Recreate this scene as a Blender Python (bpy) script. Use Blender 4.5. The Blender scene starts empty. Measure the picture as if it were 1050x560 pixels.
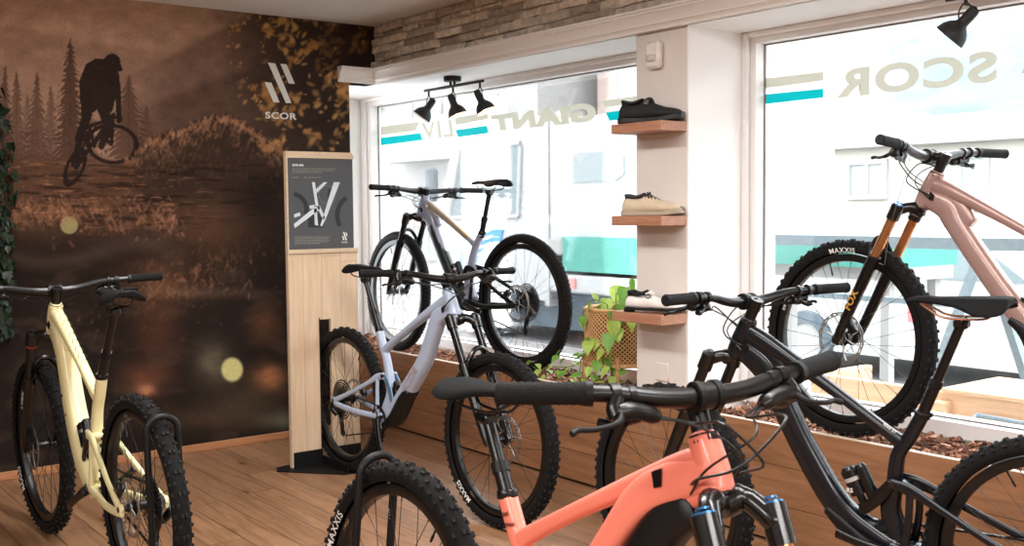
import bpy, math, random
import numpy as np
from mathutils import Matrix, Vector
random.seed(7)
PI = math.pi
SC = bpy.context.scene
COL = SC.collection

# ---------------------------------------------------------------- camera, world, lights, exposure
FPX = 1095.845
ROT = np.array([[0.6078281, 0.7940201, -0.0087753], [-0.0419691, 0.0431593, 0.9981863], [0.7929587, -0.6063574, 0.0595577]])
CAM = np.array([5.827, -3.4, 1.35])
cd = bpy.data.cameras.new('camera'); cam = bpy.data.objects.new('camera', cd); COL.objects.link(cam)
cd.sensor_width = 36; cd.lens = 36 * FPX / 1050; cd.clip_start = 0.02; cd.clip_end = 500
mw = Matrix.Identity(4)
for i in range(3):
    for j in range(3): mw[j][i] = ROT[i][j]
    mw[i][3] = CAM[i]
cam.matrix_world = mw
cd.dof.use_dof = True; cd.dof.focus_distance = 4.3; cd.dof.aperture_fstop = 11
SC.camera = cam
SC.view_settings.view_transform = 'Standard'; SC.view_settings.look = 'None'
SC.view_settings.gamma = 1; SC.view_settings.use_curve_mapping = False
SC.view_settings.exposure = 0.42

wd = bpy.data.worlds.new('overcast_sky'); SC.world = wd; wd.use_nodes = True
bg = wd.node_tree.nodes['Background']; bg.inputs[0].default_value = (0.93, 0.97, 1.0, 1); bg.inputs[1].default_value = 6.5

def area(name, loc, size, power, col=(1, .99, .985), rot=(0, 0, 0)):
    l = bpy.data.lights.new(name, 'AREA'); l.shape = 'RECTANGLE'; l.size, l.size_y = size; l.energy = power; l.color = col
    o = bpy.data.objects.new(name, l); COL.objects.link(o); o.location = loc; o.rotation_euler = rot
    return o
area('ceiling_lamp', (2.4, -1.9, 2.44), (2.2, .3), 42)
area('ceiling_lamp', (4.6, -1.6, 2.44), (2.2, .3), 42)
area('ceiling_lamp', (4.6, -4.6, 2.44), (2.4, .5), 95)
area('ceiling_lamp', (7.6, -2.6, 2.44), (.5, 2.6), 80)

def hit(px, py, axis, val):
    d = ROT.T @ np.array([px - 525., -(py - 280.), -FPX]); t = (val - CAM[axis]) / d[axis]
    return CAM + t * d
def proj(P):
    c = (P - CAM) @ ROT.T
    return 525 + FPX * c[:, 0] / -c[:, 2], 280 - FPX * c[:, 1] / -c[:, 2]

# ---------------------------------------------------------------- materials
def lin(c):
    return tuple((x / 255 / 12.92 if x / 255 <= .04045 else ((x / 255 + .055) / 1.055) ** 2.4) for x in c)
MATS = {}
def mat(name, rgb, rough=.5, metal=0., noise=.06, scale=30., bump=0., bscale=None, coat=0., spec=.5, stretch=None, emit=0., sheen=0., alpha=1., trans=0.):
    if name in MATS: return MATS[name]
    m = bpy.data.materials.new(name); m.use_nodes = True; nt = m.node_tree; b = nt.nodes['Principled BSDF']
    L = lin(rgb)
    tc = nt.nodes.new('ShaderNodeTexCoord'); mp = nt.nodes.new('ShaderNodeMapping'); nt.links.new(tc.outputs['Object'], mp.inputs[0])
    if stretch: mp.inputs['Scale'].default_value = stretch
    nz = nt.nodes.new('ShaderNodeTexNoise'); nz.inputs['Scale'].default_value = scale; nz.inputs['Detail'].default_value = 4
    nt.links.new(mp.outputs[0], nz.inputs['Vector'])
    rp = nt.nodes.new('ShaderNodeValToRGB')
    rp.color_ramp.elements[0].position = .3; rp.color_ramp.elements[1].position = .7
    rp.color_ramp.elements[0].color = (*[x * (1 - noise) for x in L], 1); rp.color_ramp.elements[1].color = (*[min(1, x * (1 + noise)) for x in L], 1)
    nt.links.new(nz.outputs['Fac'], rp.inputs[0]); nt.links.new(rp.outputs[0], b.inputs['Base Color'])
    b.inputs['Roughness'].default_value = rough; b.inputs['Metallic'].default_value = metal
    b.inputs['Coat Weight'].default_value = coat; b.inputs['Specular IOR Level'].default_value = spec
    b.inputs['Coat Roughness'].default_value = .08
    if sheen: b.inputs['Sheen Weight'].default_value = sheen
    if emit:
        b.inputs['Emission Color'].default_value = (*L, 1); b.inputs['Emission Strength'].default_value = emit
    if bump:
        bn = nt.nodes.new('ShaderNodeTexNoise'); bn.inputs['Scale'].default_value = bscale or scale; bn.inputs['Detail'].default_value = 5
        nt.links.new(mp.outputs[0], bn.inputs['Vector'])
        bp = nt.nodes.new('ShaderNodeBump'); bp.inputs['Strength'].default_value = bump; bp.inputs['Distance'].default_value = .01
        nt.links.new(bn.outputs['Fac'], bp.inputs['Height']); nt.links.new(bp.outputs[0], b.inputs['Normal'])
    MATS[name] = m
    return m

def wood(name, rgb, rgb2, axis=0, plank=None, board=1.6, rough=.45, knots=True, seam=.004, vary=.25, gscale=1.):
    """grain along `axis`; plank = (width, axis across) cuts it into boards with their own tone"""
    m = bpy.data.materials.new(name); m.use_nodes = True; nt = m.node_tree; N = nt.nodes; K = nt.links; b = N['Principled BSDF']
    tc = N.new('ShaderNodeTexCoord'); sp = N.new('ShaderNodeSeparateXYZ'); K.new(tc.outputs['Object'], sp.inputs[0])
    def math_(op, a, c=None):
        n = N.new('ShaderNodeMath'); n.operation = op
        for i, v in enumerate((a, c)):
            if v is None: continue
            if isinstance(v, (int, float)): n.inputs[i].default_value = v
            else: K.new(v, n.inputs[i])
        return n.outputs[0]
    along = sp.outputs[axis]
    off = None; fac = None
    if plank:
        w, ax2 = plank
        q = math_('DIVIDE', sp.outputs[ax2], w); row = math_('FLOOR', q); fr = math_('FRACT', q)
        wn = N.new('ShaderNodeTexWhiteNoise'); wn.noise_dimensions = '1D'; K.new(row, wn.inputs['W'])
        sh = math_('ADD', math_('DIVIDE', along, board), math_('MULTIPLY', wn.outputs['Value'], 7.3))
        cell = math_('FLOOR', sh); fr2 = math_('FRACT', sh)
        cb = N.new('ShaderNodeCombineXYZ'); K.new(row, cb.inputs[0]); K.new(cell, cb.inputs[1])
        w2 = N.new('ShaderNodeTexWhiteNoise'); w2.noise_dimensions = '2D'; K.new(cb.outputs[0], w2.inputs['Vector'])
        off = w2
        s1 = math_('LESS_THAN', fr, seam / w); s2 = math_('LESS_THAN', fr2, seam / board)
        fac = math_('MAXIMUM', s1, s2)
    mp = N.new('ShaderNodeMapping'); sc = [14 * gscale] * 3; sc[axis] = 1.1 * gscale; mp.inputs['Scale'].default_value = sc
    if off:
        va = N.new('ShaderNodeVectorMath'); va.operation = 'MULTIPLY_ADD'; K.new(off.outputs['Color'], va.inputs[0]); va.inputs[1].default_value = (9, 9, 9); K.new(tc.outputs['Object'], va.inputs[2])
        K.new(va.outputs[0], mp.inputs[0])
    else: K.new(tc.outputs['Object'], mp.inputs[0])
    nz = N.new('ShaderNodeTexNoise'); nz.inputs['Scale'].default_value = 1.6; nz.inputs['Detail'].default_value = 7; nz.inputs['Distortion'].default_value = 1.3
    K.new(mp.outputs[0], nz.inputs['Vector'])
    fine = N.new('ShaderNodeTexNoise'); fine.inputs['Scale'].default_value = 9; fine.inputs['Detail'].default_value = 4; K.new(mp.outputs[0], fine.inputs['Vector'])
    rp = N.new('ShaderNodeValToRGB'); rp.color_ramp.elements[0].position = .32; rp.color_ramp.elements[1].position = .66
    rp.color_ramp.elements[0].color = (*lin(rgb2), 1); rp.color_ramp.elements[1].color = (*lin(rgb), 1)
    K.new(math_('ADD', math_('MULTIPLY', nz.outputs['Fac'], .7), math_('MULTIPLY', fine.outputs['Fac'], .3)), rp.inputs[0])
    col = rp.outputs[0]
    if knots:
        vo = N.new('ShaderNodeTexVoronoi'); mk = N.new('ShaderNodeMapping'); s3 = [5.5, 5.5, 5.5]; s3[axis] = 2.0; mk.inputs['Scale'].default_value = s3
        K.new(mp.inputs[0].links[0].from_socket, mk.inputs[0]); K.new(mk.outputs[0], vo.inputs['Vector']); vo.inputs['Scale'].default_value = 1.0
        kr = N.new('ShaderNodeValToRGB'); kr.color_ramp.elements[0].position = .03; kr.color_ramp.elements[1].position = .13
        kr.color_ramp.elements[0].color = (.32, .22, .16, 1); kr.color_ramp.elements[1].color = (1, 1, 1, 1); K.new(vo.outputs['Distance'], kr.inputs[0])
        mx = N.new('ShaderNodeMixRGB'); mx.blend_type = 'MULTIPLY'; mx.inputs[0].default_value = .9; K.new(col, mx.inputs[1]); K.new(kr.outputs[0], mx.inputs[2]); col = mx.outputs[0]
    if plank:
        hs = N.new('ShaderNodeHueSaturation'); K.new(col, hs.inputs['Color'])
        K.new(math_('ADD', math_('MULTIPLY', off.outputs['Value'], vary * 2), 1 - vary), hs.inputs['Value']); col = hs.outputs[0]
        mx = N.new('ShaderNodeMixRGB'); K.new(fac, mx.inputs[0]); K.new(col, mx.inputs[1]); mx.inputs[2].default_value = (*[x * .25 for x in lin(rgb2)], 1); col = mx.outputs[0]
    K.new(col, b.inputs['Base Color']); b.inputs['Roughness'].default_value = rough
    bp = N.new('ShaderNodeBump'); bp.inputs['Strength'].default_value = .25; bp.inputs['Distance'].default_value = .002; K.new(fine.outputs['Fac'], bp.inputs['Height']); K.new(bp.outputs[0], b.inputs['Normal'])
    MATS[name] = m
    return m

def attr_mat(name, rough=.75):
    m = bpy.data.materials.new(name); m.use_nodes = True; nt = m.node_tree; b = nt.nodes['Principled BSDF']
    a = nt.nodes.new('ShaderNodeAttribute'); a.attribute_name = 'print'; nz = nt.nodes.new('ShaderNodeTexNoise'); nz.inputs['Scale'].default_value = 260
    rp = nt.nodes.new('ShaderNodeMapRange'); rp.inputs['To Min'].default_value = .85; rp.inputs['To Max'].default_value = 1.15; nt.links.new(nz.outputs['Fac'], rp.inputs['Value'])
    mx = nt.nodes.new('ShaderNodeVectorMath'); mx.operation = 'SCALE'; nt.links.new(a.outputs['Color'], mx.inputs[0]); nt.links.new(rp.outputs[0], mx.inputs['Scale'])
    nt.links.new(mx.outputs[0], b.inputs['Base Color']); b.inputs['Roughness'].default_value = .92; b.inputs['Specular IOR Level'].default_value = .08
    MATS[name] = m
    return m

def glass_mat(name, gloss=.05, tint=(1, 1, 1)):
    m = bpy.data.materials.new(name); m.use_nodes = True; nt = m.node_tree; nt.nodes.clear()
    o = nt.nodes.new('ShaderNodeOutputMaterial'); t = nt.nodes.new('ShaderNodeBsdfTransparent'); t.inputs[0].default_value = (*tint, 1)
    g = nt.nodes.new('ShaderNodeBsdfGlossy'); g.inputs['Roughness'].default_value = .02
    f = nt.nodes.new('ShaderNodeFresnel'); f.inputs[0].default_value = 1.35
    nz = nt.nodes.new('ShaderNodeTexNoise'); nz.inputs['Scale'].default_value = 2; ml = nt.nodes.new('ShaderNodeMath'); ml.operation = 'MULTIPLY'
    ad = nt.nodes.new('ShaderNodeMath'); ad.operation = 'MULTIPLY_ADD'; ad.inputs[1].default_value = gloss; ad.inputs[2].default_value = .0
    nt.links.new(nz.outputs['Fac'], ad.inputs[0]); nt.links.new(f.outputs[0], ml.inputs[0]); ml.inputs[1].default_value = .6
    a2 = nt.nodes.new('ShaderNodeMath'); a2.operation = 'ADD'; nt.links.new(ad.outputs[0], a2.inputs[0]); nt.links.new(ml.outputs[0], a2.inputs[1])
    mx = nt.nodes.new('ShaderNodeMixShader'); nt.links.new(a2.outputs[0], mx.inputs[0]); nt.links.new(t.outputs[0], mx.inputs[1]); nt.links.new(g.outputs[0], mx.inputs[2])
    nt.links.new(mx.outputs[0], o.inputs[0]); MATS[name] = m
    return m

white_paint = mat('white_paint', (244, 242, 240), .55, noise=.02, scale=3)
cream_paint = mat('pillar_paint', (226, 216, 208), .7, noise=.03, scale=4, bump=.05, bscale=90)
trim_paint = mat('trim_paint', (236, 229, 222), .45, noise=.02)
ceil_paint = mat('ceiling_paint', (222, 216, 208), .8, noise=.02, scale=2)
room_paint = mat('room_paint', (206, 196, 184), .8, noise=.02, scale=2)
floor_wood = wood('oak_floor', (160, 120, 88), (118, 82, 56), 0, (.15, 1), 1.7, .42, vary=.16)
planter_wood = wood('planter_wood', (168, 120, 84), (132, 90, 60), 0, (.1585, 2), 4.0, .55, vary=.06, seam=.003)
pine = wood('pine_board', (224, 200, 170), (206, 177, 144), 2, (.11, 1), 5., .5, vary=.04, seam=.0012)
pine_trim = wood('pine_strip', (218, 196, 168), (200, 174, 144), 1, None, knots=False)
base_wood = wood('baseboard_wood', (190, 134, 92), (160, 106, 70), 1, None, knots=False)
shelf_wood = wood('shelf_wood', (190, 138, 108), (150, 98, 72), 0, None, knots=False, gscale=2)
bench_wood = wood('bench_wood', (214, 180, 146), (196, 156, 120), 0, None, gscale=.7)
black = mat('matte_black', (14, 14, 15), .45, noise=.1, spec=.35)
black_satin = mat('satin_black', (11, 11, 12), .32, noise=.08, coat=.12, spec=.4)
black_metal = mat('black_powder_metal', (15, 15, 16), .5, metal=.1, spec=.35, noise=.1)
rubber = mat('tire_rubber', (15, 14, 14), .85, noise=.15, spec=.25, scale=60, bump=.2, bscale=300)
knobrub = mat('knob_rubber', (24, 23, 22), .75, spec=.35, noise=.15, scale=80)
grip_rub = mat('grip_rubber', (14, 14, 14), .7, spec=.3, noise=.1, bump=.6, bscale=500)
rim_mat = mat('rim_black', (12, 12, 13), .35, noise=.05)
spoke_mat = mat('spoke_steel', (58, 58, 60), .3, metal=.8, noise=.05)
steel = mat('brushed_steel', (160, 158, 154), .42, metal=.9, noise=.05)
dark_steel = mat('dark_steel', (70, 68, 66), .35, metal=.9, noise=.1)
gold = mat('gold_stanchion', (190, 132, 84), .22, metal=.75, noise=.03)
stan_black = mat('black_stanchion', (20, 20, 22), .12, metal=.4, noise=.03, coat=.6)
fork_black = mat('fork_gloss_black', (9, 10, 11), .25, noise=.05, coat=.3)
saddle_mat = mat('saddle_cover', (15, 15, 15), .75, spec=.15, noise=.08, bump=.1, bscale=400)
cable_mat = mat('cable_housing', (22, 22, 22), .35, noise=.05)
blue_an = mat('blue_anodised', (52, 110, 160), .3, metal=.6)
red_an = mat('red_ring', (170, 50, 36), .4)
white_ink = mat('white_ink', (226, 224, 218), .6, noise=.02)
grey_ink = mat('grey_ink', (132, 128, 120), .6, noise=.02)
tan_ink = mat('tan_ink', (150, 128, 104), .6)
taupe_ink = mat('taupe_ink', (176, 160, 162), .5)
dark_ink = mat('dark_ink', (70, 34, 30), .6)

# ---------------------------------------------------------------- mesh helpers
def xf(M, P):
    P = np.asarray(P, float)
    if M is None: return P
    A = np.array(M)
    return P @ A[:3, :3].T + A[:3, 3]
class MB:
    def __init__(s): s.v = []; s.f = []; s.n = 0
    def add(s, V, Fs):
        V = np.asarray(V, float).reshape(-1, 3); s.v.append(V); s.f += [tuple(i + s.n for i in f) for f in Fs]; s.n += len(V); return s
    def box(s, lo, hi, M=None):
        x0, y0, z0 = lo; x1, y1, z1 = hi
        V = [(x0, y0, z0), (x1, y0, z0), (x1, y1, z0), (x0, y1, z0), (x0, y0, z1), (x1, y0, z1), (x1, y1, z1), (x0, y1, z1)]
        return s.add(xf(M, V), [(0, 3, 2, 1), (4, 5, 6, 7), (0, 1, 5, 4), (1, 2, 6, 5), (2, 3, 7, 6), (3, 0, 4, 7)])
    def bbox(s, lo, hi, b=.004, M=None):
        """chamfered box"""
        lo = np.array(lo, float); hi = np.array(hi, float); b = min(b, (hi - lo).min() * .45)
        V = []; idx = {}
        for c in range(8):
            sg = [(c >> k) & 1 for k in range(3)]
            for k in range(3):
                p = [hi[j] - b if sg[j] else lo[j] + b for j in range(3)]; p[k] = hi[k] if sg[k] else lo[k]
                idx[(c, k)] = len(V); V.append(p)
        F = []
        for k in range(3):
            o = [j for j in range(3) if j != k]
            for sd in (0, 1):
                cs = []
                for a, c2 in ((0, 0), (1, 0), (1, 1), (0, 1)):
                    c = (sd << k) | (a << o[0]) | (c2 << o[1]); cs.append(idx[(c, k)])
                F.append(cs if (sd ^ (k == 1)) else cs[::-1])
        for k in range(3):
            o = [j for j in range(3) if j != k]
            for a in (0, 1):
                for c2 in (0, 1):
                    c0 = (a << o[0]) | (c2 << o[1]); c1 = c0 | (1 << k)
                    F.append([idx[(c0, o[0])], idx[(c1, o[0])], idx[(c1, o[1])], idx[(c0, o[1])]])
        for c in range(8): F.append([idx[(c, 0)], idx[(c, 1)], idx[(c, 2)]])
        return s.add(xf(M, V), F)
    def rings(s, R, cap=True, closed=False):
        n = len(R[0]); V = np.concatenate(R); F = []
        m = len(R)
        for i in range(m if closed else m - 1):
            a = i * n; b = ((i + 1) % m) * n
            for j in range(n):
                k = (j + 1) % n; F.append((a + j, a + k, b + k, b + j))
        if cap and not closed:
            F.append(tuple(range(n))[::-1]); F.append(tuple((m - 1) * n + j for j in range(n)))
        return s.add(V, F)
    def tube(s, P, r, n=10, cap=True, closed=False):
        P = np.asarray(P, float); m = len(P); r = np.full(m, r) if np.isscalar(r) else np.asarray(r, float)
        if closed: T = np.roll(P, -1, 0) - np.roll(P, 1, 0)
        else: T = np.gradient(P, axis=0)
        T /= np.linalg.norm(T, axis=1)[:, None] + 1e-12
        u = np.cross(T[0], (0, 0, 1.)); 
        if np.linalg.norm(u) < .1: u = np.cross(T[0], (0, 1., 0))
        u /= np.linalg.norm(u); R = []; a = np.linspace(0, 2 * PI, n, endpoint=False)
        for i in range(m):
            u = u - (u @ T[i]) * T[i]; u /= np.linalg.norm(u) + 1e-12; w = np.cross(T[i], u)
            R.append(P[i] + r[i] * (np.outer(np.cos(a), u) + np.outer(np.sin(a), w)))
        return s.rings(R, cap, closed)
    def cyl(s, p0, p1, r0, r1=None, n=16, cap=True):
        return s.tube([p0, p1], [r0, r0 if r1 is None else r1], n, cap)
    def lathe(s, prof, axis='z', n=24, o=(0, 0, 0), closed=False, M=None, nocap=False):
        """prof: (r, h) list; axis z/y/x"""
        a = np.linspace(0, 2 * PI, n, endpoint=False); V = []
        for r, h in prof:
            c, q = r * np.cos(a), r * np.sin(a); hh = np.full(n, h)
            V.append(np.column_stack({'z': (c, q, hh), 'y': (c, hh, q), 'x': (hh, c, q)}[axis]) + np.array(o))
        F = []; m = len(prof)
        for i in range(m if closed else m - 1):
            for j in range(n):
                k = (j + 1) % n; b = (i + 1) % m; F.append((i * n + j, i * n + k, b * n + k, b * n + j))
        if not closed and not nocap:
            if prof[0][0] > 1e-5: F.append(tuple(range(n)))
            if prof[-1][0] > 1e-5: F.append(tuple((m - 1) * n + j for j in range(n)))
        return s.add(xf(M, np.concatenate(V)), F)
    def prism(s, poly, a, b, plane='xz', M=None):
        """extrude 2D polygon between a and b along the missing axis"""
        n = len(poly); V = []
        for h in (a, b):
            for p, q in poly: V.append({'xz': (p, h, q), 'xy': (p, q, h), 'yz': (h, p, q)}[plane])
        F = [tuple(range(n)), tuple(range(2 * n - 1, n - 1, -1))] + [(i, i + n, (i + 1) % n + n, (i + 1) % n) for i in range(n)]
        return s.add(xf(M, V), F)
    def loft2(s, path, n=18, e=2.6, sub=6, M=None):
        """path: (x, z, half in-plane, half lateral, y) nodes in the bike plane; smooth superellipse sections"""
        P = np.array([tuple(p) + (0.,) * (5 - len(p)) for p in path], float)
        if len(P) > 2: P = catmull(P, sub)
        T = np.gradient(P[:, [0, 4, 1]], axis=0); T /= np.linalg.norm(T, axis=1)[:, None]
        a = np.linspace(0, 2 * PI, n, endpoint=False); R = []
        ca, sa = np.cos(a), np.sin(a); cx = np.sign(ca) * np.abs(ca) ** (2 / e); sx = np.sign(sa) * np.abs(sa) ** (2 / e)
        for i in range(len(P)):
            L = np.array([0, 1., 0]); L -= (L @ T[i]) * T[i]; L /= np.linalg.norm(L); N = np.cross(T[i], L)
            c = P[i, [0, 4, 1]]
            R.append(c + np.outer(cx * P[i, 2], N) + np.outer(sx * P[i, 3], L))
        # rounded end caps
        for end in (0, -1):
            c = R[end].mean(0); t = T[end] * (-1 if end == 0 else 1); k = P[end, 2:4].min() * .35
            q = c + (R[end] - c) * .72 + t * k
            R = [q] + R if end == 0 else R + [q]
        if M is not None: R = [xf(M, r) for r in R]
        return s.rings(R)
    def build(s, name, m, parent=None, smooth=True, angle=40):
        me = s.mesh(name, m, smooth, angle)
        return link(name, me, parent)
    def mesh(s, name, m, smooth=True, angle=40):
        V = np.concatenate(s.v); me = bpy.data.meshes.new(name)
        me.from_pydata(V.tolist(), [], s.f)
        if not isinstance(m, (list, tuple)): m = [m]
        for x in m: me.materials.append(x)
        import bmesh
        b = bmesh.new(); b.from_mesh(me); bmesh.ops.recalc_face_normals(b, faces=b.faces)
        if smooth:
            ang = math.radians(angle)
            for f in b.faces: f.smooth = True
            for ed in b.edges:
                if len(ed.link_faces) == 2 and ed.calc_face_angle(0) > ang: ed.smooth = False
        b.to_mesh(me); b.free()
        return me
def catmull(P, sub):
    P = np.asarray(P, float); Q = np.vstack([2 * P[0] - P[1], P, 2 * P[-1] - P[-2]]); out = []
    for i in range(1, len(Q) - 2):
        for t in np.linspace(0, 1, sub, endpoint=False):
            a, b, c, d = Q[i - 1], Q[i], Q[i + 1], Q[i + 2]
            out.append(.5 * (2 * b + (c - a) * t + (2 * a - 5 * b + 4 * c - d) * t * t + (3 * b - a - 3 * c + d) * t ** 3))
    out.append(P[-1]); return np.array(out)
def link(name, me, parent=None, ml=None):
    o = bpy.data.objects.new(name, me); COL.objects.link(o)
    if parent is not None: o.parent = parent
    if ml is not None: o.matrix_local = ml
    return o
def tag(o, label=None, cat=None, group=None, kind=None):
    if label: o['label'] = label
    if cat: o['category'] = cat
    if group: o['group'] = group
    if kind: o['kind'] = kind
    return o
def thing(name, label, cat, loc=(0, 0, 0), group=None, mw=None):
    o = bpy.data.objects.new(name, None); COL.objects.link(o); o.empty_display_size = .05
    if mw is not None: o.matrix_world = mw
    else: o.location = loc
    return tag(o, label, cat, group)
def struct(name, mb, m, parent=None, smooth=False):
    o = mb.build(name, m, parent, smooth)
    if parent is None: o['kind'] = 'structure'
    return o
FONT = bpy.data.fonts.load('<builtin>') if '<builtin>' in bpy.data.fonts else None
_tx = {}
def text_geo(body, bold=0.0, space=1.0, res=6):
    """triangulated outline of a word: verts in 0..w x 0..cap height 1"""
    key = (body, bold, space)
    if key in _tx: return _tx[key]
    c = bpy.data.curves.new('t', 'FONT'); c.body = body; c.size = 1; c.offset = bold; c.space_character = space; c.resolution_u = res
    o = bpy.data.objects.new('t', c); COL.objects.link(o); bpy.context.view_layer.update()
    me = bpy.data.meshes.new_from_object(o.evaluated_get(bpy.context.evaluated_depsgraph_get()))
    V = np.array([v.co[:] for v in me.vertices]); F = [tuple(p.vertices) for p in me.polygons]
    bpy.data.objects.remove(o); bpy.data.curves.remove(c); bpy.data.meshes.remove(me)
    V[:, 0] -= V[:, 0].min(); V[:, 1] -= V[:, 1].min() if not any(ch in body for ch in 'gjpqy,') else 0
    h = V[:, 1].max(); V /= h
    _tx[key] = (V[:, :2], F, V[:, 0].max()); return _tx[key]
def text_on(body, o, u, v, h, bold=0., space=1., width=None):
    """place the word with lower-left corner o, direction u, up v, height h"""
    V, F, w = text_geo(body, bold, space); o, u, v = map(lambda a: np.array(a, float), (o, u, v))
    sx = h if width is None else width / w
    return MB().add(o + np.outer(V[:, 0] * sx, u) + np.outer(V[:, 1] * h, v), F)

# ---------------------------------------------------------------- the room
CEIL = 2.485; SOF = 2.13; GY = .47; ZT = 2.08; ZB = .52; PT = .476
struct('floor', MB().box((-.9, -7.5, -.12), (9.5, .02, 0)), floor_wood)
struct('ceiling', MB().box((-.9, -7.5, CEIL), (9.5, .6, CEIL + .12)), ceil_paint)
struct('wall_back', MB().box((-.9, -7.6, 0), (9.5, -7.5, CEIL)), room_paint)
struct('wall_right', MB().box((9.5, -7.5, 0), (9.6, .6, CEIL)), room_paint)
# printed wallpaper wall: a fine grid whose vertices carry the print
def vnoise(x, y, seed):
    xi = np.floor(x).astype(np.int64); yi = np.floor(y).astype(np.int64); xf_ = x - xi; yf_ = y - yi
    def h(a, b):
        n = (a * 374761393 + b * 668265263 + seed * 974711) & 0xffffffff
        n = ((n ^ (n >> 13)) * 1274126177) & 0xffffffff
        return ((n ^ (n >> 16)) & 0xffff) / 65535.
    u = xf_ * xf_ * (3 - 2 * xf_); v = yf_ * yf_ * (3 - 2 * yf_)
    return (h(xi, yi) * (1 - u) + h(xi + 1, yi) * u) * (1 - v) + (h(xi, yi + 1) * (1 - u) + h(xi + 1, yi + 1) * u) * v
def fbm(x, y, seed=1, o=4):
    s = 0; a = .5; t = 0
    for i in range(o): s = s + a * vnoise(x * 2 ** i, y * 2 ** i, seed + i); t += a; a *= .55
    return s / t
def inpoly(x, y, P):
    r = np.zeros(x.shape, bool); n = len(P); j = n - 1
    for i in range(n):
        (xi, yi), (xj, yj) = P[i], P[j]
        c = ((yi > y) != (yj > y)) & (x < (xj - xi) * (y - yi) / (yj - yi + 1e-9) + xi); r ^= c; j = i
    return r
def seg(x, y, a, b):
    a = np.array(a, float); b = np.array(b, float); d = b - a
    t = np.clip(((x - a[0]) * d[0] + (y - a[1]) * d[1]) / (d @ d), 0, 1)
    return np.hypot(x - a[0] - t * d[0], y - a[1] - t * d[1])
def paint(x, y):
    """the landscape print of the wallpaper"""
    C = np.zeros(x.shape + (3,))
    def mixc(C, col, a):
        a = np.clip(a, 0, 1)[..., None]; return C * (1 - a) + np.array(col, float) * a
    sm = lambda e0, e1, v: (lambda t: t * t * (3 - 2 * t))(np.clip((v - e0) / (e1 - e0), 0, 1))
    n1 = fbm(x / 60, y / 40, 3); n2 = fbm(x / 14, y / 9, 9); n3 = fbm(x / 4., y / 3., 21); n4 = fbm(x / 2., y / 2., 33, 3)
    C += np.array((146., 110, 86)); C = mixc(C, (172, 132, 104), sm(0, 90, y) * (1 - sm(60, 220, x)))
    r1 = 20 + x * .16 + 10 * n1; C = mixc(C, (128, 94, 74), sm(-3, 6, y - r1) * .8)
    r2 = 75 - (x - 110) * .45 + 16 * n1; C = mixc(C, (104, 76, 60), sm(-4, 8, y - r2) * sm(100, 190, x) * .9)
    r3 = 112 - (x - 110) * .35 + 14 * n1; C = mixc(C, (84, 60, 48), sm(-4, 8, y - r3) * sm(110, 200, x))
    C = mixc(C, (44, 34, 29), sm(215, 330, x + (120 - y) * .25) * .92)
    C *= (.86 + .28 * n2)[..., None]
    # spruces
    for tx, ty, h, w, dk in ((52, 88, 95, 13, .4), (28, 96, 80, 13, .35), (90, 92, 76, 14, .35), (150, 108, 50, 12, .4), (38, 74, 112, 16, .55), (17, 73, 120, 15, .5), (5, 66, 120, 13, .55), (132, 78, 85, 22, .6), (72, 39, 150, 21, .75)):
        t = (y - ty) / h; wl = w * np.clip(t, 0, 1) ** .75
        sag = (y - ty - .35 * np.abs(x - tx)) / 6.2 + 1.6 * fbm(x / 9 + tx, y / 9, 41, 2); br = .45 + .75 * (sag % 1)
        a = (np.abs(x - tx + 2 * (n2 - .5)) < wl * br * (.75 + .6 * n4)) & (t > 0) & (t < 1)
        C = mixc(C, (70, 47, 36), a * dk * (.85 + .6 * n4)); C = mixc(C, (62, 42, 32), (np.abs(x - tx) < .8) * (t > 0) * (t < .85) * .45 * dk)
    # bush and meadow
    gr = 167 - 12 * n1 + (x - 100) * .02
    C = mixc(C, (82, 54, 38), sm(-6, 10, y - gr))
    bt = 165 - 45 * np.exp(-((x - 225) / 55) ** 2) - 12 * np.exp(-((x - 160) / 25) ** 2) - 10 * n2
    b = sm(-2, 5, y - bt) * sm(128, 150, x) * (1 - sm(190, 240, y)); edge = np.exp(-((y - bt - 6) / 16) ** 2)
    C = mixc(C, (50, 36, 28), b * .85)
    sp = sm(.52, .72, fbm(x / 2.6 + y / 7, y / 7, 71, 3)); C = mixc(C, (150, 100, 72), b * sp * (edge * .5 + .08))
    meadow = sm(-4, 4, y - gr - 6) * (1 - sm(215, 262, y))
    st = sm(.5, .75, fbm(x / 26, y / 3.2, 81)); C = mixc(C, (36, 25, 20), meadow * st * .8)
    st = sm(.6, .78, fbm(x / 16, y / 2.2, 85)); C = mixc(C, (166, 106, 68), meadow * st * .55 * (1 - sm(150, 260, x)))
    lc = np.exp(-((y - 222 - .05 * (x - 100)) / 18) ** 2) * (1 - sm(170, 215, x))
    sp = sm(.48, .7, fbm(x / 3 - y / 9, y / 6, 91, 3)); C = mixc(C, (160, 104, 72), lc * sp * .4)
    C = mixc(C, (30, 23, 19), sm(225, 275, y + n1 * 20) * .86)
    C = mixc(C, (34, 26, 22), sm(185, 215, y + .1 * x - 12 * n1) * sm(215, 270, x) * .8)
    C = mixc(C, (74, 58, 48), np.exp(-((y - 262 + 6 * n1 - 10 * np.sin(x / 31)) / 9) ** 2) * .55 * (1 - sm(150, 200, x)))
    # out of focus lower half
    C = mixc(C, (36, 29, 25), sm(280, 345, y) * .6)
    C = mixc(C, (76, 58, 46), sm(.45, .75, fbm(x / 34, y / 16, 61)) * sm(225, 260, y) * .45)
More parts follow.
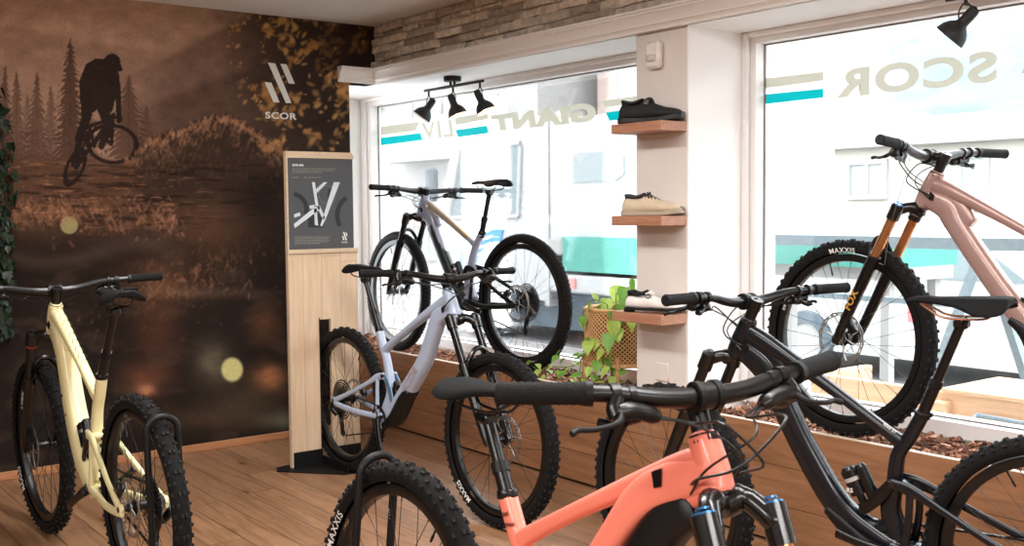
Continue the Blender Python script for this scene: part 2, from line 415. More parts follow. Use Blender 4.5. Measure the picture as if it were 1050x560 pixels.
    for cx, cy, rx, ry, col, a0 in ((165, 290, 40, 24, (150, 92, 60), .45), (150, 388, 26, 16, (150, 82, 50), .55), (160, 340, 24, 34, (110, 58, 36), .5), (276, 388, 17, 13, (214, 122, 66), .9), (272, 332, 20, 20, (150, 84, 44), .4), (218, 372, 18, 22, (130, 122, 92), .6), (288, 430, 22, 10, (112, 128, 96), .7), (215, 430, 70, 12, (88, 62, 44), .6), (150, 400, 9, 6, (216, 130, 90), .8), (225, 250, 40, 30, (96, 58, 36), .4), (250, 410, 40, 20, (92, 70, 46), .5), (205, 300, 60, 6, (130, 96, 72), .4)):
        C = mixc(C, col, a0 * np.exp(-((x - cx) / rx) ** 2 - ((y - cy) / ry) ** 2) * (.6 + .7 * n2))
    sp = sm(.55, .75, fbm(x / 3.5 + y / 12, y / 6, 95, 3)); C = mixc(C, (170, 104, 66), sp * .35 * np.exp(-((x - 190) / 60) ** 2 - ((y - 285 + .25 * (x - 190)) / 26) ** 2))
    C = mixc(C, (150, 140, 84), (1 - sm(8, 10, np.hypot(x - 71, y - 231))) * .85)
    C = mixc(C, (214, 204, 122), (1 - sm(9, 13, np.hypot(x - 238, (y - 379) * .9))) * .9)
    C = mixc(C, (178, 112, 70), (1 - sm(2, 4, np.hypot(x - 150, y - 402))) * .8)
    # the rider
    K = np.zeros(x.shape, bool)
    K |= inpoly(x, y, [(88, 66), (98, 60), (108, 60), (118, 62), (122, 76), (119, 96), (116, 112), (110, 122), (103, 110), (95, 116), (84, 123), (82, 100), (81, 84)])
    K |= np.hypot(x - 115, y - 63.5) < 8.5; K |= inpoly(x, y, [(112, 56), (120, 58), (126.5, 72), (118, 75), (108, 70)])
    K |= seg(x, y, (119, 78), (121, 100)) < 3.5; K |= seg(x, y, (121, 100), (122, 124)) < 2.6
    K |= seg(x, y, (90, 115), (82, 142)) < 5; K |= seg(x, y, (82, 142), (76, 168)) < 3.4; K |= seg(x, y, (103, 108), (112, 130)) < 5; K |= seg(x, y, (111, 128), (104, 150)) < 3.4
    def ell(cx, cy, rx, ry, ang, w):
        c, s_ = math.cos(ang), math.sin(ang); u = (x - cx) * c + (y - cy) * s_; v = -(x - cx) * s_ + (y - cy) * c
        q = np.hypot(u / rx, v / ry); return np.abs(q - 1) < w / min(rx, ry)
    K |= ell(115, 147.5, 25, 19, .12, 1.9); K |= ell(77, 171.5, 8, 18, .42, 1.7)
    for a, b_, w in (((78, 172), (96, 146), 2), ((96, 148), (116, 118), 2.6), ((116, 120), (114, 148), 2), ((92, 132), (97, 150), 1.8), ((95, 128), (116, 122), 1.8), ((110, 118), (124, 122), 1.5), ((78, 171), (92, 132), 1.2), ((113, 124), (110, 146), 1.6), ((88, 130), (98, 128), 2)):
        K |= seg(x, y, a, b_) < w
    C = mixc(C, (36, 26, 23), K * .93); C = mixc(C, (70, 50, 40), K * sm(.6, .8, n3) * .3)
    C = C * .8 + C.mean(-1, keepdims=True) * .2
    C = C * (1.2 - .12 * sm(200, 300, y))[..., None]
    return np.clip(C * (.95 + .1 * n4)[..., None], 0, 255)
def wall_print():
    st = .0046; Y0, Y1 = -2.75, 0.0; ny = int((Y1 - Y0) / st); nz_ = int(CEIL / st)
    ys = np.linspace(Y0, Y1, ny + 1); zs = np.linspace(0, CEIL, nz_ + 1)
    Yg, Zg = np.meshgrid(ys, zs); P = np.column_stack([np.zeros(Yg.size), Yg.ravel(), Zg.ravel()])
    px, py = proj(P); c = paint(px, py)
    PX, PY, CC = px.reshape(Yg.shape), py.reshape(Yg.shape), c.reshape(Yg.shape + (3,)); RR = random.Random(23)
    def stamp(cx, cy, rad, fn, col, al):
        p = hit(cx, cy, 0, 0); m = rad / 150.; j0, j1 = [int(np.clip((v - Y0) / st, 0, ny)) for v in (p[1] - m, p[1] + m)]; i0, i1 = [int(np.clip(v / st, 0, nz_)) for v in (p[2] - m, p[2] + m)]
        if j1 <= j0 or i1 <= i0: return
        k = fn(PX[i0:i1, j0:j1], PY[i0:i1, j0:j1])[..., None] * al; CC[i0:i1, j0:j1] = CC[i0:i1, j0:j1] * (1 - k) + np.array(col, float) * k
    # autumn leaves hanging in from the upper right
    for k in range(1300):
        cx = 378 - 145 * RR.random() ** 1.1; cy = RR.uniform(10, 154); lim = 226 + abs(cy - 45) * .28
        if cx < lim + RR.uniform(-4, 22): continue
        if vnoise(np.array([cx / 17.]), np.array([cy / 15.]), 77)[0] < RR.uniform(.25, .75): continue
        L = RR.uniform(1.8, 5.8) * (1.15 if cx > 270 else .8); W = L * RR.uniform(.35, .75); an = RR.uniform(-1.2, 2.2); ca, sa = math.cos(an), math.sin(an)
        dim = .45 if (cx > 325 and cy < 75) else 1.; t = RR.random(); col = (150 + 50 * t, 104 + 48 * t, 58 + 34 * t)
        stamp(cx, cy, L * 1.6, lambda X, Y: np.clip(1.6 - 1.6 * np.hypot(((X - cx) * ca + (Y - cy) * sa) / L, (-(X - cx) * sa + (Y - cy) * ca) / W), 0, 1), col, RR.uniform(.4, .9) * dim)
    # lit grass blades and twigs
    for k in range(2600):
        z_ = RR.random()
        if z_ < .52:
            cx = RR.uniform(128, 292); top = 165 - 45 * math.exp(-((cx - 225) / 55) ** 2) - 12 * math.exp(-((cx - 160) / 25) ** 2); q = RR.random() ** 2.4; cy = top + 2 + 62 * q; al = .5 * (1 - q) ** 2 + .05
        elif z_ < .85: cx = RR.uniform(12, 190); cy = 222 + .05 * (cx - 100) + RR.gauss(0, 10); al = .4
        else: cx = RR.gauss(190, 45); cy = 288 - .25 * (cx - 190) + RR.gauss(0, 16); al = .25
        h = RR.uniform(.6, 6) * RR.choice((.4, 1, 1)); dx = RR.uniform(-1, 1) * h; t = RR.random(); wd = RR.uniform(.4, 1.5)
        if vnoise(np.array([cx / 11.]), np.array([cy / 7.]), 57)[0] < RR.uniform(.3, .6): continue
        stamp(cx, cy, h + 2, lambda X, Y: np.clip(1.5 - seg(X, Y, (cx, cy), (cx + dx, cy - h)) / wd, 0, 1), (136 + 84 * t * t, 94 + 70 * t * t, 68 + 60 * t * t), al * RR.uniform(.4, 1))
    c = CC.reshape(-1, 3); c = c / 255.; c = np.where(c <= .04045, c / 12.92, ((c + .055) / 1.055) ** 2.4)
    i = np.arange(nz_)[:, None] * (ny + 1) + np.arange(ny)[None, :]
    yc = (ys[:-1] + ys[1:]) / 2; zc = (zs[:-1] + zs[1:]) / 2
    keep = ~((yc[None, :] > -.185) & (zc[:, None] < SOF))
    i = i[keep]; Fs = np.column_stack([i, i + 1, i + ny + 2, i + ny + 1]).astype(np.int32)
    me = bpy.data.meshes.new('printed_wallpaper'); me.vertices.add(len(P)); me.vertices.foreach_set('co', P.ravel().astype(np.float32))
    me.loops.add(Fs.size); me.loops.foreach_set('vertex_index', Fs.ravel()); me.polygons.add(len(Fs))
    me.polygons.foreach_set('loop_start', np.arange(0, Fs.size, 4, dtype=np.int32)); me.update(calc_edges=True)
    ca = me.color_attributes.new('print', 'FLOAT_COLOR', 'POINT'); ca.data.foreach_set('color', np.column_stack([c, np.ones(len(c))]).ravel().astype(np.float32))
    me.materials.append(attr_mat('mural_print')); return me
wl = MB().box((-.12, -7.5, 0), (-.002, -.185, SOF)).box((-.12, -7.5, SOF), (-.002, -.0, CEIL))
wl = struct('wall_left', wl, mat('mural_backing', (30, 24, 20), .8))
w_ = link('printed_wallpaper', wall_print(), wl)
def mpt(px, py, x=.003): p = hit(px, py, 0, x); return (x, p[1], p[2])
lg = MB()
for poly in ([(103, 100), (155, 105), (272, 390), (232, 390)], [(192, 108), (237, 112), (297, 252), (253, 250)], [(80, 240), (128, 243), (187, 385), (143, 385)]):
    lg.add([mpt(260 + a / 7, 50 + b / 7) for a, b in poly], [(0, 1, 2, 3)])
lg.build('slash_logo', white_ink, wl, False)
a = mpt(272.2, 121.5); b = mpt(304.3, 121.5)
text_on('SCOR', a, (0, 1, 0), (0, 0, 1), .04, .03, 1.1, width=b[1] - a[1]).build('logo_lettering', white_ink, wl, False)
struct('wall_niche_left', MB().box((-.95, -.3, 0), (-.86, .6, CEIL)), white_paint)
# stone clad wall above the windows
sw = MB(); sw.box((0, .03, SOF + .05), (9.5, .55, CEIL))
struct('wall_window', sw, mat('stone_joint', (96, 82, 70), .95, noise=.2, scale=20))
st = MB(); R_ = random.Random(3); z = 2.222
while z < CEIL:
    h = R_.choice((.034, .044, .055, .066, .048)); x = -.02 - R_.random() * .1
    while x < 5.6:
        w = R_.uniform(.09, .34) * (1.1 if h > .035 else .85); hh = h
        x0, x1 = max(x, 0), x + w - .004
        if x1 > x0 + .02:
            d = R_.uniform(.004, .034); j = lambda s_: R_.uniform(-s_, s_)
            nx = 5; nz2 = 4; V = []
            for a_ in range(nz2):
                for b_ in range(nx):
                    u = b_ / (nx - 1); v = a_ / (nz2 - 1); ed = 0 if (0 < a_ < nz2 - 1 and 0 < b_ < nx - 1) else .008
                    V.append((x0 + (x1 - x0) * u + (j(.004) if 0 < b_ < nx - 1 else j(.002)), -.002 - d + ed + j(.005), z + .002 + (hh - .004) * v + j(.003)))
            base = len(V); 
            for a_, b_ in ((0, 0), (0, nx - 1), (nz2 - 1, nx - 1), (nz2 - 1, 0)): p = V[a_ * nx + b_]; V.append((p[0], .04, p[2]))
            F = [(a_ * nx + b_, a_ * nx + b_ + 1, (a_ + 1) * nx + b_ + 1, (a_ + 1) * nx + b_) for a_ in range(nz2 - 1) for b_ in range(nx - 1)]
            F += [tuple(range(nx)) + (base + 1, base), tuple(((nz2 - 1) * nx + k) for k in range(nx))[::-1] + (base + 3, base + 2), tuple(k * nx for k in range(nz2))[::-1] + (base, base + 3), tuple(k * nx + nx - 1 for k in range(nz2)) + (base + 2, base + 1)]
            st.add(V, F)
        x += w
    z += h
def stone_mat():
    m = bpy.data.materials.new('ledge_stone'); m.use_nodes = True; nt = m.node_tree; b = nt.nodes['Principled BSDF']
    g = nt.nodes.new('ShaderNodeNewGeometry'); tc = nt.nodes.new('ShaderNodeTexCoord')
    rp = nt.nodes.new('ShaderNodeValToRGB'); e = rp.color_ramp.elements; e[0].position = 0; e[1].position = 1
    e[0].color = (*lin((158, 144, 128)), 1); e[1].color = (*lin((232, 220, 204)), 1)
    for p, c in ((.3, (188, 174, 156)), (.5, (206, 196, 184)), (.7, (212, 194, 172))):
        k = e.new(p); k.color = (*lin(c), 1)
    nt.links.new(g.outputs['Random Per Island'], rp.inputs[0])
    nz = nt.nodes.new('ShaderNodeTexNoise'); nz.inputs['Scale'].default_value = 28; nz.inputs['Detail'].default_value = 6; nt.links.new(tc.outputs['Object'], nz.inputs[0])
    mr = nt.nodes.new('ShaderNodeMapRange'); mr.inputs['From Min'].default_value = .25; mr.inputs['From Max'].default_value = .75; mr.inputs['To Min'].default_value = .62; mr.inputs['To Max'].default_value = 1.3; nt.links.new(nz.outputs['Fac'], mr.inputs['Value'])
    vm = nt.nodes.new('ShaderNodeVectorMath'); vm.operation = 'SCALE'; nt.links.new(rp.outputs[0], vm.inputs[0]); nt.links.new(mr.outputs[0], vm.inputs['Scale']); nt.links.new(vm.outputs[0], b.inputs['Base Color'])
    b.inputs['Roughness'].default_value = .9
    bp = nt.nodes.new('ShaderNodeBump'); bp.inputs['Strength'].default_value = .9; bp.inputs['Distance'].default_value = .006; nt.links.new(nz.outputs['Fac'], bp.inputs['Height']); nt.links.new(bp.outputs[0], b.inputs['Normal'])
    return m
so = st.build('stacked_stone_cladding', stone_mat(), bpy.data.objects['wall_window'], True, 30)
# soffit of the window niche
struct('ceiling_niche', MB().box((-.86, .02, SOF), (5.9, .62, SOF + .05)).box((-.86, -.185, SOF), (-.0, .02, SOF + .05)).box((5.9, 0, SOF), (9.5, .62, SOF + .05)), white_paint)
# cornice moulding, with its return on the left wall
prof = [(0, 0), (0, .092), (-.058, .092), (-.058, .083), (-.05, .079), (-.05, .072), (-.043, .068), (-.036, .058), (-.030, .045), (-.026, .032), (-.026, .024), (-.018, .020), (-.012, .010), (-.012, 0)]
cn = MB(); n = len(prof)
rings = []
for end in ('r', 'c', 'l'):
    V = []
    for d, h in prof:
        dd = .03 - d - .03 + .0
        if end == 'r': V.append((5.95, d + .0, SOF + h))
        elif end == 'c': V.append((-d, d, SOF + h))
        else: V.append((-d, -.262, SOF + h))
    rings.append(np.array(V))
cn.rings([rings[0], rings[1], rings[2]]); struct('trim_1', cn, trim_paint)
# pillar between the windows, right hand end wall, frames
PX0, PX1 = 2.285, 2.60
struct('wall_pillar', MB().bbox((PX0, .026, 0), (PX1, .56, SOF), .004), cream_paint)
struct('trim_2', MB().box((PX1, .03, PT - .04), (PX1 + .004, .40, SOF)), white_paint)
struct('wall_window_right', MB().box((5.6, .0, 0), (9.5, .62, SOF)), white_paint)
struct('wall_window_low', MB().box((-.95, .43, -.1), (9.5, .56, ZB - .05)), white_paint)
def window(name, x0, x1, fx0, fx1):
    f = MB()
    f.box((x0, .40, ZT), (x1, .54, SOF + .0)); f.box((x0, .40, ZB - .06), (x1, .54, ZB))
    f.box((x0, .40, ZB), (fx0, .54, ZT)); f.box((fx1, .40, ZB), (x1, .54, ZT))
    # raised outer casing
    f.bbox((x0, .375, ZB - .06), (x0 + (fx0 - x0) * .55, .40, SOF), .006); f.bbox((x0 + (fx0 - x0) * .55, .375, ZT + .026), (x1, .40, SOF), .006)
    o = struct(name, f, white_paint)
    MB().box((fx0 - .005, GY - .004, ZB - .005), (fx1 + .005, GY + .004, ZT + .005)).build('glass_pane', MATS.get('shop_glass') or glass_mat('shop_glass'), o, False)
    g = MB(); b = .006
    for lo, hi in (((fx0, .455, ZT - b), (fx1, .464, ZT)), ((fx0, .455, ZB), (fx1, .464, ZB + b)), ((fx0, .455, ZB), (fx0 + b, .464, ZT)), ((fx1 - b, .455, ZB), (fx1, .464, ZT))): g.box(lo, hi)
    g.build('glazing_seal', mat('glazing_seal_grey', (128, 124, 120), .6), o, False)
    return o
W1 = window('window_1', -.86, PX0, -.755, PX0 - .07)
W2 = window('window_2', PX1, 5.6, 2.545 + .12, 5.5)
# lettering foils on the panes (read from the street)
def foil_mat(name, c):
    m = mat(name, c, .5, noise=.02); nt = m.node_tree; b = nt.nodes['Principled BSDF']; t = nt.nodes.new('ShaderNodeBsdfTranslucent'); mx = nt.nodes.new('ShaderNodeMixShader'); mx.inputs[0].default_value = .8
    nt.links.new(b.inputs['Base Color'].links[0].from_socket, t.inputs[0]); nt.links.new(b.outputs[0], mx.inputs[1]); nt.links.new(t.outputs[0], mx.inputs[2]); nt.links.new(mx.outputs[0], nt.nodes['Material Output'].inputs[0]); return m
foil_beige = foil_mat('beige_window_foil', (158, 154, 140)); foil_cyan = foil_mat('cyan_window_foil', (0, 142, 146))
def gp(px, py): p = hit(px, py, 1, GY - .0055); return (p[0], p[1], p[2])
def foil(name, poly, m, W): MB().add([gp(*p) for p in poly], [tuple(range(len(poly)))]).build(name, m, W, False)
foil('foil_stripe', [(390.5, 130), (430, 125), (426, 134), (390.5, 138.5)], foil_beige, W1)
foil('foil_stripe', [(390.5, 141.5), (431, 136.5), (433, 143.5), (390.5, 149)], foil_cyan, W1)
foil('foil_stripe', [(466, 120.5), (499, 115), (500, 122), (468, 128)], foil_beige, W1)
foil('foil_stripe', [(467, 133.5), (499, 128.5), (501, 136.5), (470, 140.5)], foil_cyan, W1)
foil('foil_stripe', [(617, 103.5), (662, 97), (662, 104.5), (620, 110)], foil_beige, W1)
foil('foil_stripe', [(621, 115.5), (662, 109.5), (662, 119), (625, 124)], foil_cyan, W1)
foil('foil_stripe', [(767.5, 82.5), (844.2, 73.6), (844.2, 82.5), (767.5, 93)], foil_beige, W2)
foil('foil_stripe', [(767.5, 98.4), (844.2, 91), (844.2, 100), (767.5, 108.8)], foil_cyan, W2)
def mirrored(word, pxr, pyr, pxl, htop, W, m, lean=0., bold=.04):
    """word written to be read from the street: starts at the right end"""
    a = np.array(gp(pxr, pyr)); b = np.array(gp(pxl, pyr)); top = gp(pxr, htop)[2]
    V, F, w = text_geo(word, bold, 1.12); L = a[0] - b[0]; h = top - a[2]
    P = np.column_stack([a[0] - V[:, 0] / w * L - lean * V[:, 1] * h, np.full(len(V), a[1]), a[2] + V[:, 1] * h])
    MB().add(P, F).build('foil_lettering', m, W, False)
mirrored('SCOR', 1022, 84, 858, 51, W2, foil_beige)
mirrored('A', 1100, 70, 1046, 36, W2, foil_beige)
mirrored('GIANT', 613, 124, 506, 104, W1, foil_beige, .28, .07)
mirrored('LIV', 465, 140, 434, 122, W1, foil_beige, .2, .02)
# outlet, baseboard
struct('baseboard_left', MB().bbox((-.002, -4.2, 0), (.014, -.19, .042), .003), base_wood)
# planter: front board, return on the left, back board
pf = thing('bark_planter', 'long low wooden planter box filled with bark under the shop windows', 'planter', (2.5, 0, 0))
def pw(name, mb, m=planter_wood): 
    o = mb.build(name, m, pf, False); o.matrix_parent_inverse = Matrix.Translation((-2.5, 0, 0)); return o
pw('front_board', MB().bbox((.075, 0, .012), (5.59, .024, PT), .0015))
pw('return_board', MB().bbox((.062, -.185, .0), (.08, .024, PT), .0015).box((.001, -.185, 0), (.06, -.167, PT)))
pw('plinth', MB().box((.08, .012, 0), (5.59, .03, .014)), black)
pw('edge_strip', MB().bbox((.075, -.001, PT), (5.59, .022, PT + .004), .001), mat('pale_edge', (226, 208, 186), .5))
pw('bottom_board', MB().box((.08, .03, .38), (PX0 - .01, .42, .42))); pw('bottom_board', MB().box((PX1 + .01, .03, .38), (5.59, .42, .42))); pw('bottom_board', MB().box((-.85, -.15, .38), (.07, .42, .42)))
# bark chips
def bark():
    R = random.Random(11); mb = MB()
    def chip(x, y, z, s):
        L, W, T = s * R.uniform(.8, 1.6), s * R.uniform(.35, .7), s * R.uniform(.12, .25); V = []
        for t, k in ((-.5, .8), (.5, 1.)):
            for a in range(6):
                an = a * PI / 3 + R.uniform(-.3, .3); V.append((L * .5 * math.cos(an) * k * R.uniform(.7, 1.1), W * .5 * math.sin(an) * k * R.uniform(.7, 1.1), T * t + R.uniform(-.2, .2) * T))
        M = Matrix.Translation((x, y, z)) @ Matrix.Rotation(R.uniform(0, 6.28), 4, 'Z') @ Matrix.Rotation(R.gauss(0, .5), 4, 'X') @ Matrix.Rotation(R.gauss(0, .45), 4, 'Y')
        mb.add(xf(M, V), [tuple(range(5, -1, -1)), tuple(range(6, 12))] + [(i, (i + 1) % 6, (i + 1) % 6 + 6, i + 6) for i in range(6)])
    for i in range(6200):
        x = -.84 + 6.4 * R.random() ** .9; y = R.uniform(.045, .385)
        if PX0 - .02 < x < PX1 + .02 and y > 0: continue
        chip(x, y, R.uniform(.43, .462) + .012 * math.sin(x * 3 + y * 9), R.choice((.022, .03, .036, .044)))
    for i in range(500): chip(R.uniform(-.8, .04), R.uniform(-.14, .05), R.uniform(.435, .468), R.choice((.022, .03, .04)))
    return mb
bm_ = bpy.data.materials.new('bark_chips'); bm_.use_nodes = True; nt = bm_.node_tree; g = nt.nodes.new('ShaderNodeNewGeometry'); rp = nt.nodes.new('ShaderNodeValToRGB'); e = rp.color_ramp.elements
e[0].color = (*lin((70, 44, 34)), 1); e[1].color = (*lin((190, 148, 122)), 1); k = e.new(.45); k.color = (*lin((128, 84, 62)), 1); k = e.new(.75); k.color = (*lin((160, 112, 86)), 1)
nt.links.new(g.outputs['Random Per Island'], rp.inputs[0]); nt.links.new(rp.outputs[0], nt.nodes['Principled BSDF'].inputs['Base Color']); nt.nodes['Principled BSDF'].inputs['Roughness'].default_value = .85
bo = bark().build('bark_mulch', bm_, None, False); tag(bo, 'brown bark chips filling the wooden planter', 'bark', kind='stuff')

# ---------------------------------------------------------------- bicycles
RW = .376
CACHE = {}
def cached(key, fn):
    if key not in CACHE: CACHE[key] = fn()
    return CACHE[key]
def tire_mesh(kind='trail'):
    mb = MB(); Rc, rt = .3425, .0275; n = 96; prof = []
    for k in range(15):
        a = math.radians(-132 + 264 * k / 14); prof.append((Rc + rt * math.cos(a), rt * 1.04 * math.sin(a)))
    mb.lathe(prof, 'y', n, nocap=True)
    A = n; base = len(mb.v); N = 68 if kind == 'trail' else 96; hk = .0058 if kind == 'trail' else .0035
    for i in range(N):
        ph = 2 * PI * i / N
        rows = [(.2, .0115, .0085), (-.2, .0115, .0085), (.98, .0125, .0065), (-.98, .0125, .0065)] if i % 2 == 0 else [(.52, .0105, .0075), (-.52, .0105, .0075), (1.08, .009, .005), (-1.08, .009, .005)]
        if kind != 'trail': rows = [(a * .9, l * .6, w * .6) for a, l, w in rows] + [(0.0, .006, .006)]
        for ps, lc, lx in rows:
            c, s = math.cos(ps), math.sin(ps); er = np.array([math.cos(ph), 0, math.sin(ph)]); et = np.array([-math.sin(ph), 0, math.cos(ph)]); ey = np.array([0, 1., 0])
            nrm = er * c + ey * s * 1.0; lat = -er * s + ey * c; p0 = er * (Rc + rt * c) + ey * rt * 1.04 * s
            V = []
            for h, k in ((-.001, 1.15), (hk, .9)):
                for sx, sy in ((-1, -1), (1, -1), (1, 1), (-1, 1)): V.append(p0 + nrm * h + et * sx * lc / 2 * k + lat * sy * lx / 2 * k)
            mb.add(V, [(4, 5, 6, 7), (0, 1, 5, 4), (1, 2, 6, 5), (2, 3, 7, 6), (3, 0, 4, 7)])
    me = mb.mesh('tire', [rubber, knobrub], True, 35)
    # knob faces take the second material
    import itertools
    nf = 14 * n
    mi = np.zeros(len(me.polygons), np.int32); mi[nf:] = 1; me.polygons.foreach_set('material_index', mi)
    return me
def rim_mesh(m):
    mb = MB()
    mb.lathe([(.318, .0165), (.3195, .014), (.316, -.0), (.3195, -.014), (.318, -.0165), (.305, -.0172), (.292, -.0125), (.2895, 0), (.292, .0125), (.305, .0172)], 'y', 80, closed=True)
    return mb.mesh('wheel_rim', m, True, 50)
def hub_mesh(rear, m):
    mb = MB(); w = .066 if rear else .05
    mb.lathe([(.0085, -w), (.0085, -w + .012), (.012, -w + .013), (.015, -.034), (.028, -.032), (.029, -.028), (.017, -.024), (.0145, 0), (.017, .024), (.029, .028), (.028, .032), (.017, .034), (.0125, w - .012), (.0085, w - .01), (.0085, w)], 'y', 24)
    mb.lathe([(0, -w - .006), (.009, -w - .006), (.009, -w), (.0, -w)], 'y', 16)
    mb.lathe([(0, w), (.009, w), (.009, w + .006), (0, w + .006)], 'y', 16)
    return mb.mesh('hub', m, True)
def spoke_mesh(side, cross):
    mb = MB(); a = cross * 1.15; h = (.0265 * math.sin(a), side * .030, .0265 * math.cos(a)); e = (0, side * .003, .291)
    mb.cyl(h, e, .00115, .0010, 6, False); mb.cyl((e[0] + (h[0] - e[0]) * .045, e[1] + (h[1] - e[1]) * .045, e[2] + (h[2] - e[2]) * .045), e, .0018, .0018, 6)
    return mb.mesh('spoke', spoke_mat, True)
def rotor_mesh(R):
    mb = MB(); n = 72; V = []; F = []; t = .0009
    rad = [R, R - .0055, R - .0095, R - .0145]; 
    a = np.linspace(0, 2 * PI, n, endpoint=False)
    for lvl in (-t, t):
        for k, r in enumerate(rad):
            rr = r + (.0012 * np.sin(12 * a) if k == 0 else 0) - (.0012 * np.sin(12 * a) if k == 3 else 0)
            V.append(np.column_stack([rr * np.cos(a), np.full(n, lvl), rr * np.sin(a)]))
    m4 = 4 * n
    for i in range(n):
        j = (i + 1) % n
        for k in range(3):
            if k == 1 and i % 3 != 0: continue
            for L in (0, m4): F.append((L + k * n + i, L + k * n + j, L + (k + 1) * n + j, L + (k + 1) * n + i))
        for k in (0, 3): F.append((k * n + i, k * n + j, m4 + k * n + j, m4 + k * n + i))
        for k in (1, 2):
            if i % 3 != 0: F.append((k * n + i, k * n + j, m4 + k * n + j, m4 + k * n + i))
    mb.add(np.concatenate(V), F)
    for i in range(6):
        q = i * PI / 3; P = [(math.cos(q + d) * r, 0, math.sin(q + d) * r) for r, d in ((.018, 0), (.04, .22), (.06, .28), (R - .013, .2))]
        mb.tube(catmull(P, 3), .0026, 6)
    mb.lathe([(.012, -.002), (.022, -.002), (.022, .002), (.012, .002)], 'y', 24, closed=True)
    return mb.mesh('brake_rotor', steel, True)
def cassette_mesh():
    mb = MB(); R = [.104, .092, .081, .071, .062, .054, .047, .041, .035, .030, .026]
    for k, r in enumerate(R):
        y = -.026 - k * .0037; T = max(10, int(r / .104 * 48)); n = T * 4; a = np.linspace(0, 2 * PI, n, endpoint=False)
        tooth = np.where((np.arange(n) % 4) < 2, r, r - .0038); V = []
        for yy in (y, y - .0019): V.append(np.column_stack([tooth * np.cos(a), np.full(n, yy), tooth * np.sin(a)])); V.append(np.column_stack([(r - .0085) * np.cos(a), np.full(n, yy), (r - .0085) * np.sin(a)]))
        F = []
        for i in range(n):
            j = (i + 1) % n; F += [(i, j, n + j, n + i), (2 * n + i, 2 * n + j, 3 * n + j, 3 * n + i), (i, j, 2 * n + j, 2 * n + i), (n + i, n + j, 3 * n + j, 3 * n + i)]
        mb.add(np.concatenate(V), F)
        if k < 6:
            for s in range(7):
                q = s * 2 * PI / 7 + k * .15; mb.cyl((.02 * math.cos(q), y - .001, .02 * math.sin(q)), ((r - .007) * math.cos(q + .25), y - .001, (r - .007) * math.sin(q + .25)), .003, .003, 5)
    mb.lathe([(.0, -.024), (.02, -.024), (.02, -.069), (.0, -.069)], 'y', 20)
    return mb.mesh('cassette', dark_steel, True, 30)
def arc_text(body, r, size, ang, flip=1, yo=.02, bold=.012, side=1, width=None):
    """word bent round the wheel sidewall; side +1 left, -1 right"""
    V, F, w = text_geo(body, bold, 1.12)
    for _ in range(2):                      # finer faces so the word follows the curved sidewall
        V = list(map(tuple, V)); G = []; mid = {}
        def mp_(a, b):
            k = (min(a, b), max(a, b))
            if k not in mid: mid[k] = len(V); V.append(((V[a][0] + V[b][0]) / 2, (V[a][1] + V[b][1]) / 2))
            return mid[k]
        for f in F:
            for i in range(1, len(f) - 1):
                a, b, c = f[0], f[i], f[i + 1]; ab, bc, ca = mp_(a, b), mp_(b, c), mp_(c, a); G += [(a, ab, ca), (ab, b, bc), (ca, bc, c), (ab, bc, ca)]
        F = G; V = np.array(V)
    sx = size * 1.08 if width is None else width / w
    th = ang + side * (V[:, 0] * sx - w * sx / 2) / r * flip; rr = r + V[:, 1] * size * flip - (size if flip < 0 else 0) * 0
    dy = np.array([np.interp(x, [.318, .325, .33, .336, .342, .349, .355, .361], [.0185, .0235, .026, .0279, .0289, .0283, .0262, .022]) if r > .315 else .0184 - (x - .305) * -.0 for x in rr])
    P = np.column_stack([rr * np.cos(th), side * (dy + .0006), rr * np.sin(th)])
    return MB().add(P, F)
def make_wheel(root, name, c, M, rear, side_hub=(False, False), rotor=.1, tire='trail', spin=0., texts=()):
    """rim part at the axle with tire, hub, spokes, rotor (and cassette) under it"""
    ml = M @ Matrix.Translation(c)
    w = link(name, cached('rim', lambda: rim_mesh(rim_mat)), root, ml)
    link('tire', cached('tire' + tire, lambda: tire_mesh(tire)), w, Matrix.Rotation(spin * .3, 4, 'Y'))
    link('hub', cached('hub%d' % rear, lambda: hub_mesh(rear, black_satin)), w)
    for k in range(28):
        sd = 1 if k % 2 else -1; cr = 1 if (k // 2) % 2 else -1
        link('spoke', cached('spoke%d%d' % (sd, cr), lambda: spoke_mesh(sd, cr)), w, Matrix.Rotation(k * 2 * PI / 28 + spin, 4, 'Y'))
    if rotor:
        link('brake_rotor', cached('rotor%g' % rotor, lambda: rotor_mesh(rotor)), w, Matrix.Translation((0, .04 if not rear else .045, 0)))
    if rear: link('cassette', cached('cass', cassette_mesh), w)
    v = MB().cyl((0, 0, .291), (0, 0, .245), .003, .0025, 8).cyl((0, 0, .262), (0, 0, .244), .0038, .003, 8).build('valve', black, w); v.matrix_local = Matrix.Rotation(spin + .11, 4, 'Y')
    for body, kind, ang, side, flip, m in texts:
        r, sz = (.3232, .0195) if kind == 't' else (.2955, .012)
        if flip < 0: r += sz
        arc_text(body, r, sz, ang, flip, side=side).build('tire_lettering' if kind == 't' else 'rim_lettering', m, w, False)
    return w

